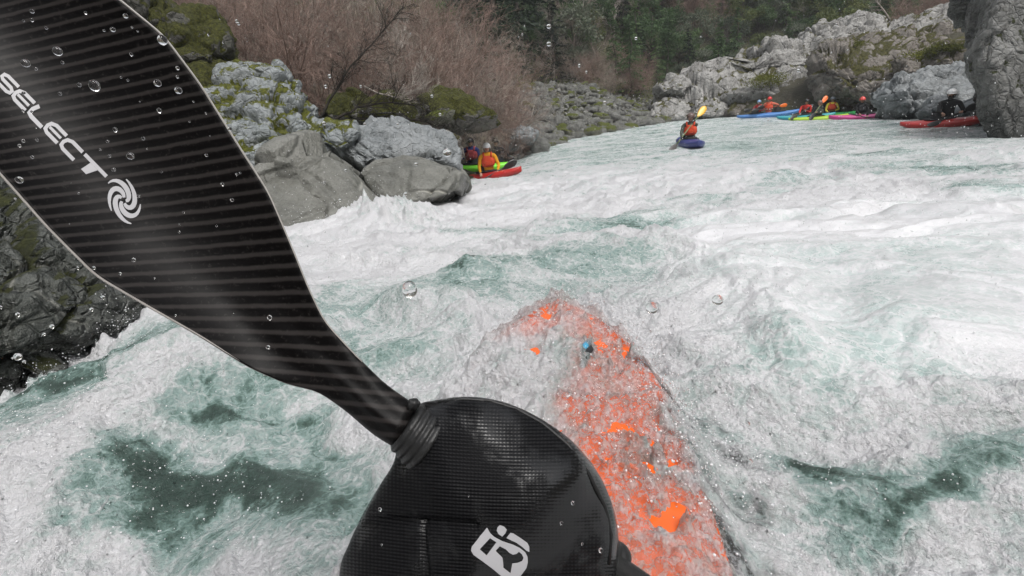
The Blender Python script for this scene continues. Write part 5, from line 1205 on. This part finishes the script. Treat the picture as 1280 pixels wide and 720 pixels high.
def build_drops():
    rs = np.random.RandomState(21)
    glass, nt = new_mat('water_drop'); b = principled(nt, (1, 1, 1), .0, None, .5, Transmission__Weight=1.0, IOR=1.33); outm(nt, b.outputs[0])
    fleck, nt = new_mat('foam_fleck'); b = principled(nt, (.78, .78, .80), .35, None, .5); outm(nt, b.outputs[0])
    S1, F1 = ico(1); S3, F3 = ico(3)
    def cloud(name, C, Rr, S, F_, mat, label):
        K = len(C); q = S[None]*Rr[:, None, None]; st = 1+.5*rs.rand(K, 1, 1)*np.array([[[0, 0, 1.0]]])*(rs.rand(K, 1, 1) < .4); V = (q*st+C[:, None, :]).reshape(-1, 3)
        Fc = (F_[None]+np.arange(K)[:, None, None]*len(S)).reshape(-1, 3); o = mesh_np(name, V, Fc, mat, True); tag(o, label, kind='stuff'); return o
    # spray above the foam: (px, py, spread px, spread py, count, height, size)
    Cw, Rw, Cg, Rg = [], [], [], []
    def spray(px, py, sx, sy, n, hgt, r0, gl=.5):
        X = rs.normal(px, sx, n); Y = rs.normal(py, sy, n); 
        for x, y in zip(X, Y):
            if y < 175: continue
            zz = .62 if y > 330 else (.4 if y > 240 else .12); p = hit(x, y, zz); dd = np.linalg.norm(p-CAM)
            if dd > 14: continue
            (Cg if rs.rand() < gl else Cw).append((p[0], p[1], rs.exponential(hgt)*(.5+.2*dd)))
            (Rg if Cg and len(Rg) < len(Cg) else Rw).append(rs.uniform(.4, 1)**2*r0*(.45+.22*dd))
    spray(780, 520, 90, 110, 2600, .05, .0042, .75); spray(700, 420, 70, 40, 900, .05, .0040, .7); spray(860, 640, 60, 60, 1300, .05, .0045, .75)
    spray(150, 590, 120, 70, 2200, .02, .0036, .8); spray(330, 600, 110, 90, 900, .02, .0036, .95); spray(430, 305, 80, 25, 1300, .09, .0026, .3); spray(410, 280, 45, 8, 350, .20, .0024, .3)
    spray(520, 420, 120, 60, 1500, .04, .0030, .5); spray(1000, 270, 170, 60, 3200, .16, .0028, .35); spray(1050, 330, 120, 50, 1200, .2, .0028, .5); spray(880, 430, 120, 80, 1200, .10, .0030, .6)
    spray(650, 300, 120, 50, 1500, .08, .0026, .3); spray(1080, 560, 150, 70, 900, .05, .0032, .5); spray(1000, 640, 150, 30, 600, .03, .0032, .9); spray(150, 425, 60, 12, 600, .06, .0028, .4); spray(60, 470, 40, 15, 250, .05, .0028, .6)
    def fin(C, Rr):
        C = np.array(C); z = water_fields(C[:, 0], C[:, 1])[0]; C[:, 2] = z+C[:, 2]; return C, np.array(Rr)
    C, R1 = fin(Cw, Rw); cloud('foam_flecks', C, R1, S1, F1, fleck, 'white flecks of spray thrown up over the rapid')
    C, R1 = fin(Cg, Rg); cloud('spray_droplets', C, R1, S1, F1, glass, 'clear droplets of spray over the rapid')
    # drops in the air close to the camera and on the blade
    spots = [(72, 64, 6), (78, 78, 3), (32, 79, 5.5), (45, 86, 3), (118, 107, 7), (99, 106, 4), (157, 20, 4.5), (141, 37, 4.5), (130, 38, 2.5), (203, 50, 6.5), (222, 85, 3.5), (197, 104, 5), (199, 138, 4), (144, 162, 4), (179, 173, 3.5), (163, 195, 5), (142, 212, 4), (137, 195, 3), (125, 187, 2.5), (24, 225, 5), (46, 175, 3), (75, 117, 3.5), (107, 16, 2.5), (40, 14, 4), (40, 25, 3), (223, 113, 5), (287, 161, 4), (278, 230, 3), (290, 250, 3.5), (296, 218, 2.5), (300, 216, 2), (258, 194, 3), (224, 290, 2.5), (337, 397, 4.5), (335, 434, 4), (202, 215, 2), (237, 152, 2), (242, 127, 2), (268, 95, 3), (167, 325, 4), (150, 342, 3), (128, 372, 4.5), (114, 387, 4), (117, 335, 3.5), (97, 335, 2.5), (65, 408, 4), (22, 393, 3.5), (22, 446, 5), (30, 452, 3), (55, 418, 3),
             (512, 362, 11), (815, 385, 9), (897, 375, 8), (790, 600, 4), (751, 688, 4.5), (702, 654, 3.5), (716, 629, 3.5), (728, 680, 2.5), (475, 637, 3.5), (586, 620, 2), (477, 681, 2), (656, 50, 0), (686, 33, 4.5), (686, 55, 4.5), (795, 48, 3), (724, 82, 2.5), (756, 128, 3), (733, 90, 2), (653, 43, 2), (540, 120, 3), (412, 95, 3.5), (407, 108, 3), (451, 108, 2.5), (550, 143, 3), (497, 155, 2.5), (405, 154, 4), (456, 155, 3), (432, 213, 3), (405, 228, 2.5), (425, 250, 3), (938, 577, 4), (935, 530, 4), (1171, 558, 4), (1003, 465, 3), (520, 205, 3.5), (507, 242, 3.5), (559, 191, 6), (998, 88, 3), (960, 150, 2), (860, 560, 3)]
    C, Rr = [], []
    for x, y, r in spots:
        if r <= 0: continue
        d = .40 if (x < 420 and y < 460) else (.43 if 430 < x < 770 and y > 500 else rs.uniform(.6, 1.1)); 
        C.append(P(x, y, d)); Rr.append(r*(.62 if r < 5 else .85)*d/F)
    for k in range(260):
        x, y = rs.uniform(0, 1280), rs.uniform(20, 700)
        if 430 < x < 770 and y > 490: continue
        d = rs.uniform(.38, .42) if (x < 300 and y < 400) else rs.uniform(.6, 2.0); p = P(x, y, d)
        if p[2] < 1.05: continue
        C.append(p); Rr.append(rs.uniform(.0003, .0011)*(1+d*.6))
    cloud('airborne_drops', np.array(C), np.array(Rr), S3, F3, glass, 'clear water drops flying through the air in front of the paddle')
build_boats()
build_water()
build_ground()
build_rocks()
build_veg()
build_fore()
build_drops()
def build_haze():
    m, nt = new_mat('valley_air'); v = nt.nodes.new('ShaderNodeVolumePrincipled'); v.inputs['Color'].default_value = (.9, .93, .95, 1); v.inputs['Density'].default_value = .0008
    o = nt.nodes.new('ShaderNodeOutputMaterial'); L(nt, v.outputs[0], o.inputs['Volume'])
    x0, x1, y0, y1, z0, z1 = -95, 135, -80, 165, -8, 92
    V = [(x, y, z) for x in (x0, x1) for y in (y0, y1) for z in (z0, z1)]
    Fc = [[0, 1, 3, 2], [4, 6, 7, 5], [0, 4, 5, 1], [2, 3, 7, 6], [0, 2, 6, 4], [1, 5, 7, 3]]
    tag(mesh_np('haze', V, Fc, m, False), 'thin damp air filling the river valley', kind='stuff')
build_haze()
# ------------------------------------------------------------------ CAMERA AND LIGHT
cam = bpy.data.cameras.new('camera'); co = bpy.data.objects.new('camera', cam); COL.objects.link(co)
M = Matrix(((CR[0], CU[0], -CF[0], CAM[0]), (CR[1], CU[1], -CF[1], CAM[1]), (CR[2], CU[2], -CF[2], CAM[2]), (0, 0, 0, 1)))
co.matrix_world = M; cam.sensor_width = 36; cam.lens = 36*F/1280; cam.clip_start = .02; cam.clip_end = 2000
bpy.context.scene.camera = co
w = bpy.data.worlds.new('World'); bpy.context.scene.world = w; w.use_nodes = True; nt = w.node_tree; nt.nodes.clear()
SUN_EL, SUN_AZ = 62, 150       # azimuth measured from +Y towards +X
sky = nt.nodes.new('ShaderNodeTexSky'); sky.sky_type = 'NISHITA'; sky.sun_disc = False; sky.sun_elevation = R_(SUN_EL); sky.sun_rotation = R_(SUN_AZ); sky.dust_density = 4; sky.air_density = 1.0; sky.ozone_density = 1
hs = nt.nodes.new('ShaderNodeHueSaturation'); hs.inputs['Saturation'].default_value = .22; L(nt, sky.outputs[0], hs.inputs['Color'])
bg = nt.nodes.new('ShaderNodeBackground'); bg.inputs[1].default_value = .13; L(nt, hs.outputs[0], bg.inputs[0])
ow = nt.nodes.new('ShaderNodeOutputWorld'); L(nt, bg.outputs[0], ow.inputs[0])
sl = bpy.data.lights.new('sun', 'SUN'); sl.energy = 1.1; sl.angle = R_(25); sl.color = (1, .975, .94); so_ = bpy.data.objects.new('sun', sl); COL.objects.link(so_)
az, el = R_(SUN_AZ), R_(SUN_EL); d = Vector((math.sin(az)*math.cos(el), math.cos(az)*math.cos(el), math.sin(el)))
so_.rotation_euler = d.to_track_quat('Z', 'Y').to_euler(); so_.location = (0, 0, 40)
sc = bpy.context.scene; sc.view_settings.view_transform = 'Standard'; sc.view_settings.look = 'None'; sc.view_settings.gamma = 1; sc.view_settings.exposure = 0.72
sc.view_settings.use_curve_mapping = False
sc.cycles.volume_bounces = 1; sc.cycles.max_bounces = 6; sc.cycles.transparent_max_bounces = 12; sc.cycles.diffuse_bounces = 3; sc.cycles.glossy_bounces = 3; sc.cycles.transmission_bounces = 5; sc.cycles.caustics_reflective = False; sc.cycles.caustics_refractive = False
